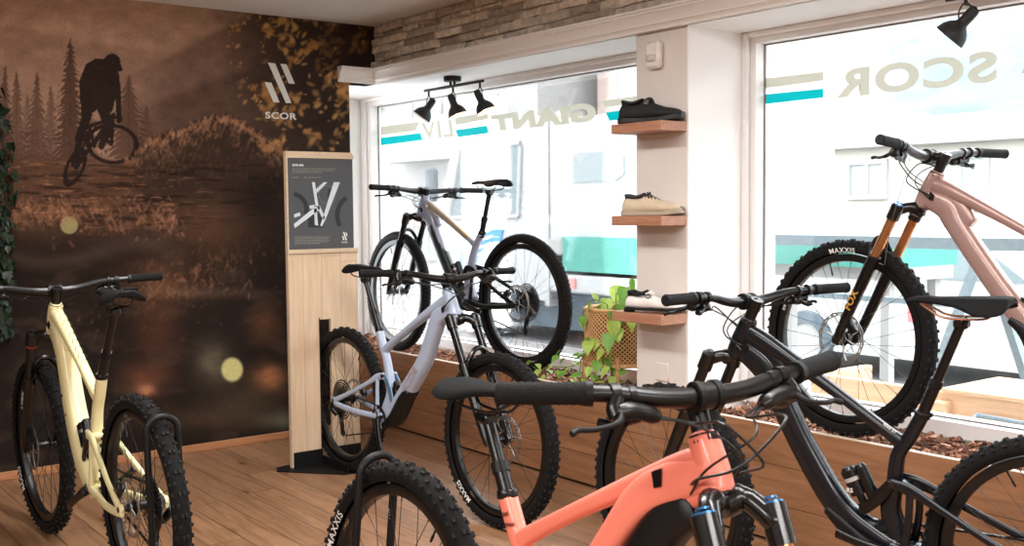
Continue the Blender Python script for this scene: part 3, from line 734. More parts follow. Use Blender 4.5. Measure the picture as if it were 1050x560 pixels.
D0 = [(.81, .80), (.73, .615), (.62, .46), (.50, .365)]
def make_bike(c):
    p = c['pose']; hx, hz = c.get('ht', (.915, .98)); wb = c['wb']; bz = c['barz']; bw = c['barw']; st_x, st_z = c.get('st', (.365, .755))
    lm = c.get('layout', {})
    M = Matrix.Translation((p[0], p[1], p[3])) @ Matrix.Rotation(p[2], 4, 'Z') @ Matrix.Rotation(p[4], 4, 'X')
    root = thing(c.get('name', 'mountain_bike'), c['label'], 'bicycle', mw=M, group=None)
    F1 = c['paint']; F2 = c.get('paint2', F1); off = .044
    # steering axis through the head tube and the front hub
    best = min(np.linspace(.95, 1.3, 701), key=lambda t: abs(hx + (hz - RW) / math.tan(t) + off / math.sin(t) - wb))
    d = np.array([math.cos(best), 0, -math.sin(best)]); nrm = np.array([math.sin(best), 0, math.cos(best)])
    ht = np.array([hx, 0, hz]); hb = ht + d * c.get('hl', .115)
    ax = Vector((-d[0], 0, -d[2])); S = Matrix.Translation(ht.tolist()) @ Matrix.Rotation(p[5], 4, ax) @ Matrix.Translation((-ht).tolist())
    I = Matrix.Identity(4)
    def P(mb, name, m, parent=root, ml=None, **k):
        o = mb.build(name, m, parent, **k)
        if ml is not None: o.matrix_local = ml
        return o
    bb = c.get('bb', (.44, .345)); eb = c.get('ebike', False)
    tt = c.get('tt', (.41, .68)); sb = c.get('sb', (.455, .53))
    # ---- front triangle
    f = MB()
    f.loft2([(hx - d[0] * .012, hz - d[2] * .0 + .008, .026, .026), (hx + d[0] * .03, hz + d[2] * .03, .029, .028), (hx + d[0] * c.get('hl', .115) * .65, hz + d[2] * c.get('hl', .115) * .65, .031, .028), (hb[0], hb[2], .029, .029)], e=2.2)
    q = ht + d * .035
    T0 = np.array([hx - .045, hz - .05]); T1 = np.array([tt[0] + .05, tt[1] + .032]); tts = [(T0[0], T0[1], .027, .025)]
    for u_, a_, b_ in ((.3, .0205, .022), (.65, .0165, .0195)): m_ = T0 + (T1 - T0) * u_; tts.append((m_[0], m_[1] + .006, a_, b_))
    f.loft2([(q[0] - .0, q[2] + .004, .030, .026), *tts, (tt[0] + .05, tt[1] + .032, .0178, .0185), (tt[0] - .0, tt[1] + .0, .021, .018), (tt[0] - .015, tt[1] - .012, .018, .016)])
    if not eb:
        dt = c.get('dt', [(.81, .80), (.73, .615), (.62, .46), (.50, .365)])
        nodes = [(hb[0] - .006, hb[2] + .034, .034, .026), (dt[0][0] + .045, dt[0][1] + .07, .038, .026), (*dt[0], .034, .027), (*dt[1], .034, .029), (*dt[2], .036, .031), (*dt[3], .036, .033), (bb[0] - .0, bb[1] + .004, .034, .036)]
    else:
        nodes = [(hb[0] - .004, hb[2] + .034, .034, .028), (.895, .886, .040, .03), (.81, .838, .036, .034), (.737, .745, .03, .036), (.64, .60, .032, .036), (.53, .44, .04, .038), (bb[0], bb[1] + .02, .055, .04)]
    kf = c.get('fatdt', 1.12)
    if not eb: nodes = [(a_[0], a_[1], a_[2] * (kf if 0 < i_ < len(nodes) - 1 else 1), a_[3] * (kf if i_ else 1)) for i_, a_ in enumerate(nodes)]
    f.loft2(nodes, e=3.0)
    f.loft2([(st_x, st_z, .0195, .0195), (st_x + (tt[0] - st_x) * .6, tt[1] + .02, .0205, .019), (tt[0] + .012, tt[1] - .04, .021, .019), (sb[0], sb[1], .024, .021), (sb[0] + .012, sb[1] - .07, .03, .024), (bb[0] + .004, bb[1] + .03, .036, .03)])
    f.lathe([(.03, -.038), (.032, -.036), (.032, .036), (.03, .038)], 'y', 28, (bb[0], 0, bb[1]))
    f.loft2([(hx + .012, hz - .055, .04, .022), (hx - .05, hz - .095, .042, .02), (hx - .10, hz - .135, .036, .0185), (hx - .135, hz - .165, .022, .017)], e=3)
    # gusset that runs the shock mount into the seat tube
    f.loft2([(sb[0] + .0, sb[1] - .1, .02, .022), *([(.52, .405, .03, .026), (.60, .44, .02, .024)] if eb else [(c.get('dt', D0)[3][0] + .01, c.get('dt', D0)[3][1] + .035, .026, .026), (c.get('dt', D0)[2][0] - .035, c.get('dt', D0)[2][1] - .01, .016, .022)])])
    fr = P(f, 'frame', F1)
    if c.get('lower_guard', True) and not eb:
        g = MB(); dt = c.get('dt', [(.81, .80), (.73, .615), (.62, .46), (.50, .365)])
        g.loft2([(dt[2][0] + .03, dt[2][1] - .006, .018, .038), (dt[2][0] - .02, dt[2][1] - .046, .028, .041), (dt[3][0] + .02, dt[3][1] - .026, .032, .043), (bb[0] + .01, bb[1] - .030, .018, .040)], e=3)
        P(g, 'down_tube_guard', black, fr)
    if c.get('two_tone'):
        g = MB(); dt = c['dt']; g.loft2([(dt[0][0] + .012, dt[0][1] + .012, .039, .0312), (*dt[1], .039, .0334), (*dt[2], .0412, .0356), (*dt[3], .0412, .0378)], e=3); P(g, 'down_tube_panel', F2, fr)
        g = MB(); g.loft2([*[(a_[0], a_[1], a_[2] + .0007, a_[3] + .0007) for a_ in tts], (tt[0] + .05, tt[1] + .032, .0185, .0192)]); P(g, 'top_tube_panel', c['two_tone'], fr)
    if eb:
        b = MB(); b.loft2([(.925, .842, .030, .026), (.862, .795, .040, .033), (.80, .70, .043, .036), (.70, .545, .045, .037), (.60, .40, .05, .038), (.50, .315, .05, .04), (.44, .30, .03, .038)], e=3.4)
        o = P(b, 'battery_cover', black); 
        for k in range(3): P(MB().box((.842 - k * .012, -.0365, .70 - k * .006), (.846 - k * .012, -.035, .74 - k * .006)), 'battery_mark', mat('dark_grey_print', (60, 56, 44), .6), o, smooth=False)
        for sd in (-1, 1):
            P(MB().prism([(.850, .893), (.872, .903), (.874, .872), (.858, .866)], sd * .0318, sd * .0355), 'cable_port', black_satin, fr, smooth=False)
    else:
        for sd in (-1, 1):
            P(MB().prism([(hx - .012, hz - .07), (hx + .004, hz - .055), (hx + .008, hz - .082), (hx - .006, hz - .088)], sd * .0275, sd * .032), 'cable_port', black_satin, fr, smooth=False)
    P(MB().cyl(ht - d * .0, ht - d * .014, .0265, .025, 24), 'headset_cup', black_satin, fr); P(MB().cyl(hb, hb + d * .006, .0275, .0285, 24), 'headset_cup', black_satin, fr)
    P(MB().lathe([(.021, 0), (.0225, .002), (.0225, .016), (.021, .018)], 'z', 24, M=Matrix.Translation((st_x - .0, 0, st_z - .004)) @ Matrix.Rotation(-.24, 4, 'Y')).bbox((st_x - .031, -.006, st_z + .0), (st_x - .018, .006, st_z + .013), .002), 'seat_clamp', black_satin, fr)
    for args in c.get('decals', ()):
        body, o, u, v, h, m = args[:6]; P(text_on(body, o, u, v, h, .03, 1.05, width=(args[6] if len(args) > 6 else None)), 'frame_lettering', m, fr, smooth=False)
    if c.get('bolts'):
        for x_, z_ in ((.725, .655), (.69, .585)): P(MB().cyl((x_, .034, z_), (x_, .0405, z_), .0055, .005, 12), 'bottle_bolt', black, fr)
    if c.get('slashes'):
        sl = MB()
        for k in range(9):
            z0 = hz - .05 - k * .022; x0 = hx - .05 - k * .034
            for sd in (-1, 1): sl.tube([(x0, sd * .006, z0 + .032 + .018), (x0 - .03, sd * .017, z0 + .028 + .006)], .0012, 5)
        P(sl, 'slash_pattern', black, fr)
    # ---- rear triangle
    r = MB(); up = c.get('up', (sb[0] - .005, .552)); lo = (bb[0] + .015, bb[1] + .012)
    for sd in (-1, 1):
        yd = .074 * sd
        r.loft2([(-.012, RW - .012, .015, .008, yd), (.02, RW + .006, .014, .008, yd), (.16, RW + .062, .011, .008, .062 * sd), (.30, RW + .125, .012, .009, .046 * sd), (up[0] - .06, up[1] - .012, .017, .0095, .036 * sd), (up[0], up[1], .016, .0095, .034 * sd)], n=14)
        r.loft2([(-.014, RW - .010, .014, .008, yd), (.05, RW - .018, .014, .008, yd), (.20, RW - .03, .014, .009, .062 * sd), (.34, RW - .032, .015, .011, .042 * sd), (lo[0], lo[1], .019, .013, .036 * sd)], n=14)
        r.loft2([(up[0] - .055, up[1] - .015, .011, .008, .037 * sd), (up[0] - .05, RW + .07, .011, .008, .041 * sd), (lo[0] - .04, lo[1] + .01, .013, .010, .04 * sd)], n=12)
        r.lathe([(.0, .008 * sd), (.017, .008 * sd), (.017, -.006 * sd), (0, -.006 * sd)], 'y', 20, (0, yd, RW))
    r.loft2([(up[0] - .03, up[1] - .012, .012, .036), (up[0] - .012, up[1] - .006, .012, .036)], sub=2)
    r.loft2([(lo[0] - .065, lo[1] + .0, .012, .036), (lo[0] - .045, lo[1] + .004, .012, .036)], sub=2)
    rt = P(r, 'rear_triangle', c.get('rear_paint', F1))
    for x_, z_, w_ in ((0, RW, .084), (up[0] - .004, up[1], .046), (lo[0], lo[1], .052)):
        ax_ = MB().lathe([(0, -w_), (.009, -w_), (.010, -w_ + .003), (.010, w_ - .003), (.009, w_), (0, w_)], 'y', 16, (x_, 0, z_))
        P(ax_, 'pivot_bolt', dark_steel, rt)
    # ---- linkage and shock
    k = MB(); s1 = c.get('shock', ((.60, .545), (.545, .44)))
    for sd in (-1, 1):
        k.loft2([(up[0], up[1], .016, .005, .030 * sd), (up[0] + .045, up[1] - .055, .018, .006, .029 * sd), (s1[1][0], s1[1][1] - .008, .014, .005, .027 * sd)], n=12)
    P(k, 'rocker_link', c.get('link_mat', black_satin))
    a, b = np.array([s1[0][0], 0, s1[0][1]]), np.array([s1[1][0], 0, s1[1][1]]); t = (b - a) / np.linalg.norm(b - a); L = np.linalg.norm(b - a)
    sh = MB(); sh.cyl(a - t * .012, a + t * (L * .62), .0255, .0255, 20).cyl(a - t * .02, a - t * .008, .018, .0255, 20); sh.cyl(a + t * L * .6, b, .0125, .0125, 16).cyl(b - t * .014, b + t * .008, .02, .018, 16)
    sh.cyl(a + np.array([0, -.022, 0]), a + np.array([0, .022, 0]), .011, .011, 12).cyl(b + np.array([0, -.03, 0]), b + np.array([0, .03, 0]), .009, .009, 12)
    so_ = P(sh, 'rear_shock', black_satin)
    nx = np.array([-t[2], 0, t[0]]); nx = nx if nx[2] > 0 else -nx
    P(MB().cyl(a + nx * .04 - t * .01, a + nx * .04 + t * .095, .019, .019, 18).cyl(a + nx * .04 - t * .018, a + nx * .04 - t * .009, .014, .019, 18).loft2([(a[0] - t[0] * .004, a[2] - t[2] * .004, .01, .014), ((a + nx * .036)[0], (a + nx * .036)[2], .01, .014)], sub=2), 'shock_reservoir', black_satin, so_)
    P(MB().cyl(a + t * .01, a + t * .022, .0265, .0265, 20), 'shock_collar', c.get('shock_mark', steel), so_)
    if c.get('shock_text'): P(text_on(c['shock_text'], a + np.array([.0, c.get('side', 1) * .0266, -.05]), (-1., 0, .0), (0, 0, 1), .014, .03), 'shock_lettering', white_ink, so_, smooth=False)
    # ---- seat post and saddle
    cx, cz = c['clamp']; sp = np.array([cx - st_x, 0, cz - .03 - st_z]); sl_ = np.linalg.norm(sp); sp /= sl_; s0 = np.array([st_x, 0, st_z])
    po = P(MB().cyl(s0 - sp * .02, s0 + sp * .014, .0185, .0185, 22).cyl(s0, s0 + sp * (sl_ * .36), .0168, .0168, 22).cyl(s0 + sp * sl_ * .36, s0 + sp * sl_, .0135, .0135, 20).bbox((cx - .02, -.017, cz - .045), (cx + .02, .017, cz - .018), .006).cyl((cx, -.024, cz - .026), (cx, .024, cz - .026), .010, .010, 14), 'seat_post', black_satin)
    P(MB().cyl(s0 + sp * (sl_ * .36 - .012), s0 + sp * (sl_ * .36 + .012), .0195, .0185, 22), 'dropper_collar', black_metal, po)
    s = MB(); tl = c.get('saddle_tilt', 0.)
    prof_ = [(-.145, .048, .016, .004), (-.135, .068, .022, .006), (-.10, .074, .026, .004), (-.055, .064, .028, 0), (-.01, .042, .026, -.002), (.04, .028, .022, -.002), (.09, .021, .018, -.002), (.125, .017, .014, -.006), (.138, .010, .008, -.010)]
    Q = catmull(prof_, 3); R = []
    for x_, w_, h_, z_ in Q:
        ring = []
        for kk in range(20):
            q = 2 * PI * kk / 20; cy, sz = math.cos(q), math.sin(q); e_ = 2 / 2.6
            yy = w_ * math.copysign(abs(cy) ** e_, cy); zz = h_ * .5 * math.copysign(abs(sz) ** e_, sz)
            zz -= .030 * (yy / .07) ** 2; zz -= .006 * math.exp(-(yy / .012) ** 2) * (sz > 0) * (x_ < .06)
            ring.append((cx + .012 + x_ * math.cos(tl) - (z_ + zz) * math.sin(tl), yy, cz + .034 + z_ + zz + x_ * math.sin(tl)))
        R.append(np.array(ring))
    s.rings(R); sa = P(s, 'saddle', saddle_mat)
    rl = MB()
    for sd in (-1, 1): rl.tube(catmull([(cx - .105, sd * .032, cz + .022), (cx - .08, sd * .03, cz - .006), (cx - .04, sd * .024, cz - .014), (cx + .04, sd * .022, cz - .014), (cx + .08, sd * .016, cz + .004), (cx + .11, sd * .008, cz + .02)], 4), .0034, 8)
    P(rl, 'saddle_rails', c.get('rail', dark_steel), sa)
    # ---- fork (turns with the bar)
    hubp = np.array([wb, 0, RW]); ln = (hubp - ht) @ d; 
    cr = ht + d * .135 + nrm * .022
    yl = .067; leg_top = ht + d * c.get('leg', .142) + nrm * off
    fk = MB()
    fk.cyl(hb + d * .002, hb + d * .03, .021, .026, 20)
    for sd in (-1, 1):
        fk.tube(catmull([hb + d * .022 + np.array([0, .0, 0]), hb + d * .018 + nrm * .02 + np.array([0, sd * .035, 0]), leg_top + d * .018 + np.array([0, sd * .058, 0]), leg_top + d * .03 + np.array([0, sd * yl, 0])], 5), [.024] * 5 + [.019] * 5 + [.02] * 6, 14)
        fk.cyl(leg_top + d * -.006 + np.array([0, sd * yl, 0]), leg_top + d * c.get('sock', .05) + np.array([0, sd * yl, 0]), .0235, .0235, 22)
    fo = P(fk, 'fork_crown', fork_black, ml=S)
    low = hubp - d * .345; y_ = lambda sd: np.array([0, sd * yl, 0])
    for sd in (-1, 1):
        P(MB().cyl(leg_top + d * .04 + y_(sd), low + d * .02 + y_(sd), .0175, .0175, 22), 'stanchion', c['stan'], fo)
        P(MB().cyl(leg_top - d * .006 + y_(sd), leg_top - d * .010 + y_(sd), .021, .019, 20).cyl(leg_top - d * .014 + y_(sd), leg_top - d * .018 + y_(sd), .013, .011, 16), 'fork_cap', c.get('cap', black), fo)
        P(MB().cyl(low + d * -.006 + y_(sd), low + d * .004 + y_(sd), .0225, .0235, 20), 'dust_wiper', black, fo)
        if c.get('fork_ring'): P(MB().cyl(leg_top + d * .05 + y_(sd), leg_top + d * .056 + y_(sd), .0228, .0228, 20), 'travel_ring', red_an, fo)
    lw = MB()
    for sd in (-1, 1):
        lw.tube([low + y_(sd), low + d * .05 + y_(sd), low + d * .2 + y_(sd), hubp - d * .03 + y_(sd) * .97, hubp + d * .018 + y_(sd) * .93], [.0235, .0235, .0205, .0185, .015], 20)
        lw.lathe([(0, -.012), (.018, -.012), (.018, .012), (0, .012)], 'y', 16, tuple(hubp + y_(sd) * .9))
    am = hubp - d * .335
    lw.tube(catmull([am + y_(1) * .95 + nrm * .012, am - d * .03 + y_(.75) + nrm * .034, am - d * .062 + y_(.3) + nrm * .05, am - d * .062 - y_(.3) + nrm * .05, am - d * .03 - y_(.75) + nrm * .034, am - y_(1) * .95 + nrm * .012], 4), .0115, 10)
    lo_ = P(lw, 'fork_lowers', fork_black, ml=S)
    for it in c.get('fork_text', ()):
        body, at_, sd, h, m = it; b0 = hubp - d * at_ + y_(sd) + np.array([0, sd * .0232, 0]) - nrm * h * .5 * (1 if sd > 0 else 1)
        u = d if sd < 0 else -d; v = nrm; b0 = b0 + (d * .10 if sd > 0 and at_ > .2 else 0)
        P(text_on(body, b0, u * (1 if sd < 0 else 1), v * (1 if sd < 0 else 1), h, .03), 'fork_lettering', m, lo_, smooth=False)
    P(MB().bbox((-.016, -.01, -.035), (.016, .016, .03), .005, Matrix.Translation(tuple(hubp + np.array([-.055, .055, .055]))) @ Matrix.Rotation(.6, 4, 'Y')), 'brake_caliper', black_satin, lo_)
    # ---- wheels
    make_wheel(root, 'front_wheel', (wb, 0, RW), S, False, rotor=.1, tire=c.get('tire', 'trail'), spin=c.get('spin', .2), texts=c.get('ftext', ()))
    make_wheel(root, 'rear_wheel', (0, 0, RW), I, True, rotor=.1, tire=c.get('tire', 'trail'), spin=.4, texts=c.get('rtext', ()))
    P(MB().bbox((-.016, -.01, -.03), (.016, .016, .03), .005, Matrix.Translation((.075, .05, RW + .045)) @ Matrix.Rotation(-.9, 4, 'Y')), 'brake_caliper', black_satin, rt)
    # ---- drivetrain
    cr_ = MB(); n = 64; a_ = np.linspace(0, 2 * PI, n, endpoint=False); tr = np.where(np.arange(n) % 2 == 0, .066, .062)
    V = [np.column_stack([bb[0] + q * np.cos(a_), np.full(n, y), bb[1] + q * np.sin(a_)]) for y in (-.046, -.049) for q in (tr, .05)]
    Fc = []
    for i in range(n):
        j = (i + 1) % n; Fc += [(i, j, n + j, n + i), (2 * n + i, 2 * n + j, 3 * n + j, 3 * n + i), (i, j, 2 * n + j, 2 * n + i), (n + i, n + j, 3 * n + j, 3 * n + i)]
    cr_.add(np.concatenate(V), Fc)
    for k in range(4): q = k * PI / 2 + .5; cr_.cyl((bb[0], -.048, bb[1]), (bb[0] + .052 * math.cos(q), -.0475, bb[1] + .052 * math.sin(q)), .007, .005, 8)
    P(cr_, 'chainring', dark_steel)
    for sd in (-1, 1):
        ang = c.get('crank', -.5) + (PI if sd > 0 else 0); y0, y1 = sd * .058, sd * .076
        e_ = np.array([bb[0] + .168 * math.cos(ang), 0, bb[1] + .168 * math.sin(ang)])
        ca_ = MB().loft2([(bb[0], bb[1], .019, .012, y0), (bb[0] + .05 * math.cos(ang), bb[1] + .05 * math.sin(ang), .015, .010, (y0 + y1) / 2), (bb[0] + .12 * math.cos(ang), bb[1] + .12 * math.sin(ang), .0135, .008, y1), (e_[0], e_[2], .0155, .008, y1)], n=14)
        ca_.lathe([(0, -abs(y0) if sd < 0 else .03), (.014, -abs(y0) if sd < 0 else .03), (.014, -.03 if sd < 0 else abs(y0)), (0, -.03 if sd < 0 else abs(y0))], 'y', 16, (bb[0], 0, bb[1]))
        P(ca_, 'crank_arm', black_satin)
    ch = MB(); yc = -.047
    pu = (0.0 + .02, RW - .075); pl = (.045, RW - .16)
    def links(p0, p1):
        p0, p1 = np.array(p0, float), np.array(p1, float); L_ = np.linalg.norm(p1 - p0); n_ = max(2, int(L_ / .0127)); t_ = (p1 - p0) / L_
        for i in range(n_):
            a0 = p0 + t_ * L_ * i / n_; a1 = p0 + t_ * L_ * (i + .86) / n_; hh = .0036; w = .0028 if i % 2 else .0036
            up_ = np.array([-t_[2], 0, t_[0]]) * hh; la = np.array([0, w, 0])
            ch.add([a0 - up_ - la, a1 - up_ - la, a1 + up_ - la, a0 + up_ - la, a0 - up_ + la, a1 - up_ + la, a1 + up_ + la, a0 + up_ + la], [(0, 3, 2, 1), (4, 5, 6, 7), (0, 1, 5, 4), (1, 2, 6, 5), (2, 3, 7, 6), (3, 0, 4, 7)])
    links((bb[0] + .0, yc, bb[1] + .064), (.0, yc, RW + .052)); P(ch, 'chain', dark_steel); ch = MB(); links((bb[0], yc, bb[1] - .064), (pl[0] + .02, yc, pl[1] - .016)); P(ch, 'chain', dark_steel); ch = MB(); links((pl[0] - .012, yc, pl[1] + .012), (pu[0] + .014, yc, pu[1] - .004)); links((pu[0] - .012, yc, pu[1]), (-.05, yc, RW - .02))
    P(ch, 'chain', dark_steel)
    de = MB(); de.loft2([(.0, RW - .012, .012, .008, -.086), (-.01, RW - .04, .016, .012, -.084), (.012, RW - .07, .015, .013, -.066)], n=12)
    for (x_, z_), R_p in ((pu, .019), (pl, .021)):
        de.lathe([(0, -.053), (R_p, -.053), (R_p + .002, -.049), (R_p, -.045), (0, -.045)], 'y', 20, (x_, 0, z_))
    for yy in (-.056, -.042): de.loft2([(pu[0] - .004, pu[1] + .012, .010, .0015, yy), ((pu[0] + pl[0]) / 2, (pu[1] + pl[1]) / 2, .009, .0015, yy), (pl[0], pl[1] - .006, .012, .0015, yy)], n=10, sub=3)
    P(de, 'rear_derailleur', black_satin)
    # ---- cockpit
    bx = c.get('bx', hx - .008); stem0 = ht - d * .03
    bc = np.array([bx + .012, 0, bz - .018])
    tp = ht - d * max(.025, (bz - hz) * .80)
    so2 = P(MB().cyl(ht - d * .012, tp - d * .012, .0185, .0185, 22).cyl(tp - d * -.02, tp - d * .016, .0215, .0205, 22).tube([tp, (tp + bc) / 2, bc], [.02, .017, .02], 16).cyl(bc + np.array([0, -.026, 0]), bc + np.array([0, .026, 0]), .0235, .0235, 22), 'stem', black_satin, ml=S)
    for y_0 in (-.024, .012): P(MB().cyl(bc + np.array([0, y_0, 0]), bc + np.array([0, y_0 + .012, 0]), .0262, .0262, 22), 'stem_clamp', black_metal, so2, ml=None)
    rise = c.get('rise', .026); hbp = []
    for t_ in (-1, 1):
        row = [(bc[0], 0.001 * t_, bc[2]), (bc[0], .05 * t_, bc[2]), (bc[0] - .004, .10 * t_, bc[2] + rise * .25), (bc[0] - .016, .17 * t_, bc[2] + rise * .8), (bc[0] - .03, .23 * t_, bc[2] + rise), (bc[0] - .052 - c.get('sweep', 0) * .8, (bw - .05) * t_, bc[2] + rise * 1.1), (bc[0] - .064 - c.get('sweep', 0), bw * t_, bc[2] + rise * 1.12)]
        hbp.append(row)
    cl_ = catmull(hbp[0][::-1][:-1] + hbp[1], 5); ys_ = np.abs(cl_[:, 1]); rr = np.interp(ys_, [0, .05, .12, .2, .3], np.array([.0175, .0172, .0152, .0125, .0112]) * np.array([1, 1, *c.get('fat', (1, 1, 1))]))
    ha = P(MB().tube(cl_, rr, 18), 'handlebar', c.get('bar_mat', black_satin), ml=S)
    def on_bar(y):
        i = np.argmin(np.abs(cl_[:, 1] - y)); return cl_[i]
    for sd in (-1, 1):
        g0 = on_bar(sd * (bw - .135)); g1 = cl_[0] if sd < 0 else cl_[-1]; tv = (g1 - g0) / np.linalg.norm(g1 - g0)
        gm = MB(); gl = np.linalg.norm(g1 - g0); pts_ = []; rs = []
        for k in range(27):
            u = k / 26; pts_.append(g0 + tv * gl * u * 1.01); r0 = .0178 if (u < .1 or u > .93) else (.0158 + .0012 * (k % 2)); rs.append(r0 * c.get('gfat', 1.))
        gm.tube(pts_, rs, 20); P(gm, 'grip', grip_rub, ha); P(MB().cyl(g1 + tv * .0005, g1 + tv * .004, .0165 * c.get('gfat', 1.), .014 * c.get('gfat', 1.), 20), 'bar_end_plug', black_metal, ha)
        P(MB().cyl(g0 - tv * .002, g0 + tv * .010, .0186 * c.get('gfat', 1.), .0186 * c.get('gfat', 1.), 20), 'lock_ring', black_metal, ha)
        # brake lever
        b0 = on_bar(sd * (bw - .175)); fw = np.array([1., 0, 0]); dn = np.array([0, 0, -1.]); inn = np.array([0, -sd, 0.])
        lv = MB(); lv.cyl(b0 - inn * .008, b0 + inn * .008, .0185, .0185, 18)
        h0 = b0 + fw * .022 + dn * .026; lv.tube(catmull([b0 + fw * .014 + dn * .004, h0 + inn * -.01, h0 + inn * .025 + fw * .004, h0 + inn * .068 + fw * .010 + dn * .014], 4), [.013] * 4 + [.0165] * 4 + [.0145] * 4 + [.009], 14)
        le = P(lv, 'brake_lever_body', black_satin, ha)
        P(MB().tube(catmull([h0 - inn * .004 + fw * .010, h0 - inn * .02 + fw * .028 + dn * .012, h0 - inn * .06 + fw * .026 + dn * .018, h0 - inn * .085 + fw * .018 + dn * .018, h0 - inn * .10 + fw * .022 + dn * .022], 4), [.0065] * 5 + [.0048] * 8 + [.0055] * 4, 10), 'brake_lever_blade', black_metal, le)
        sh_ = MB(); s_c = on_bar(sd * (bw - .205)); sh_.cyl(s_c - inn * .006, s_c + inn * .006, .0175, .0175, 16)
        sh_.tube([s_c + dn * .012, s_c + dn * .03 + fw * .012 - inn * .004], [.009, .016], 12).cyl(s_c + dn * .03 + fw * .012 - inn * .018, s_c + dn * .03 + fw * .012 + inn * .016, .018, .014, 16)
        sh_.tube(catmull([s_c + dn * .034 - inn * .014, s_c + dn * .044 - inn * .034 - fw * .008, s_c + dn * .042 - inn * .052 - fw * .012], 4), [.007] * 5 + [.0085] * 4, 10)
        P(sh_, 'shifter' if sd < 0 else 'dropper_remote', black_satin, ha)
        # hoses
        e1 = h0 + inn * .07 + fw * .010 + dn * .014
        port = np.array([hx - .002, sd * -.03, hz - .07]); cb = c.get('cable', .10)
        cu = MB(); cu.tube(catmull([e1, e1 + inn * .05 + fw * .03 + dn * .01, np.array([bc[0] + cb * .8, sd * .06, bc[2] - .02]), np.array([bc[0] + cb * .75, -sd * .02, hz - .01]), np.array([hx + .05, -sd * .045, hz - .045]), port], 6), .0026, 7)
        P(cu, 'brake_hose', cable_mat, ha)
        cu = MB(); s1_ = s_c + dn * .034 + fw * .022 + inn * .014
        cu.tube(catmull([s1_, s1_ + inn * .06 + fw * .03 + dn * .01, np.array([bc[0] + cb * .55, sd * .03, bc[2] - .055]), np.array([hx + .055, -sd * .035, hz - .03]), np.array([hx - .0, -sd * .031, hz - .085])], 6), .0022, 7)
        P(cu, 'shift_cable', cable_mat, ha)
    if c.get('tag'):
        t_ = c['tag']; tg = MB().tube(catmull(t_, 6), .0011, 6); P(tg, 'tag_string', mat('tag_string', (96, 98, 84), .6), ha)
    return root

yellow = mat('cream_yellow_paint', (240, 230, 178), .38, noise=.01, coat=.3)
lblue = mat('pale_lilac_paint', (176, 188, 208), .35, noise=.01, coat=.35)
coral = mat('coral_paint', (250, 138, 116), .4, noise=.01, coat=.3)
navy = mat('dark_navy_gloss_paint', (14, 19, 25), .26, noise=.04, coat=.25, spec=.4)
rose = mat('rose_taupe_paint', (166, 134, 126), .3, metal=.25, noise=.02, coat=.3)
silverp = mat('silver_lilac_paint', (164, 168, 186), .3, metal=.3, noise=.01, coat=.3)
champ = mat('champagne_paint', (168, 152, 138), .3, metal=.3, noise=.01, coat=.3)
darkg = mat('charcoal_green_paint', (44, 50, 50), .3, noise=.03, coat=.5)

b_yellow = make_bike(dict(label='cream yellow full suspension mountain bike standing left by the printed wall', pose=(2.285, -2.239, 3.161, 0, -.027, .005), wb=1.205, ht=(.875, .985), barz=1.065, barw=.405, bolts=True, clamp=(.175, 1.045), st=(.355, .765),
    paint=yellow, fatdt=1.32, stan=stan_black, slashes=True, fork_ring=True, lower_guard=False, crank=2.6, dt=[(.765, .79), (.70, .60), (.61, .45), (.50, .365)],
    decals=[('//', (.385, .0208, .725), (-.97, 0, .24), (.24, 0, .97), .022, black), ('SCOR', (.392, .0208, .712), (-.97, 0, .24), (.24, 0, .97), .007, black)], fork_text=[('LYRIK', .30, 1, .024, white_ink)],
    ftext=[('MAXXIS', 't', -.62, 1, 1, white_ink), ('1700', 'r', -.75, 1, 1, white_ink)], rtext=[('1900', 'r', 1.35, 1, 1, grey_ink)]))
b_lblue = make_bike(dict(label='pale lilac mountain bike with its rear wheel in the wooden display board', pose=(.938, -.752, .008, 0, -.015, .03), wb=1.30, ht=(.927, .979), barz=1.06, barw=.42, clamp=(.195, 1.032), st=(.33, .757), tt=(.385, .668), sb=(.43, .525), bb=(.40, .335), up=(.425, .548),
    paint=lblue, stan=stan_black, link_mat=mat('light_blue_metal', (120, 150, 176), .3, metal=.5), dt=[(.82, .80), (.735, .65), (.60, .505), (.47, .375)], crank=-1.1, shock=((.53, .50), (.50, .40)),
    decals=[('SCOR', (.618, -.0372, .488), (.68, 0, .73), (-.73, 0, .68), .040, taupe_ink, .17)],
    ftext=[('MAXXIS', 't', -2.25, -1, 1, white_ink), ('1700', 'r', -2.1, -1, 1, grey_ink)]))
b_silver = make_bike(dict(label='silver and champagne mountain bike with black down tube on the bark by the left window', pose=(1.30, .141, 3.195, .470, -.012, -.086), bx=.895, wb=1.20, ht=(.88, .955), barz=1.01, barw=.385, clamp=(.27, 1.0), st=(.345, .745), tt=(.405, .68), rise=.012,
    paint=silverp, paint2=darkg, two_tone=champ, rear_paint=black_satin, stan=stan_black, tire='race', dt=[(.79, .77), (.665, .56), (.57, .43), (.49, .365)], crank=.2))
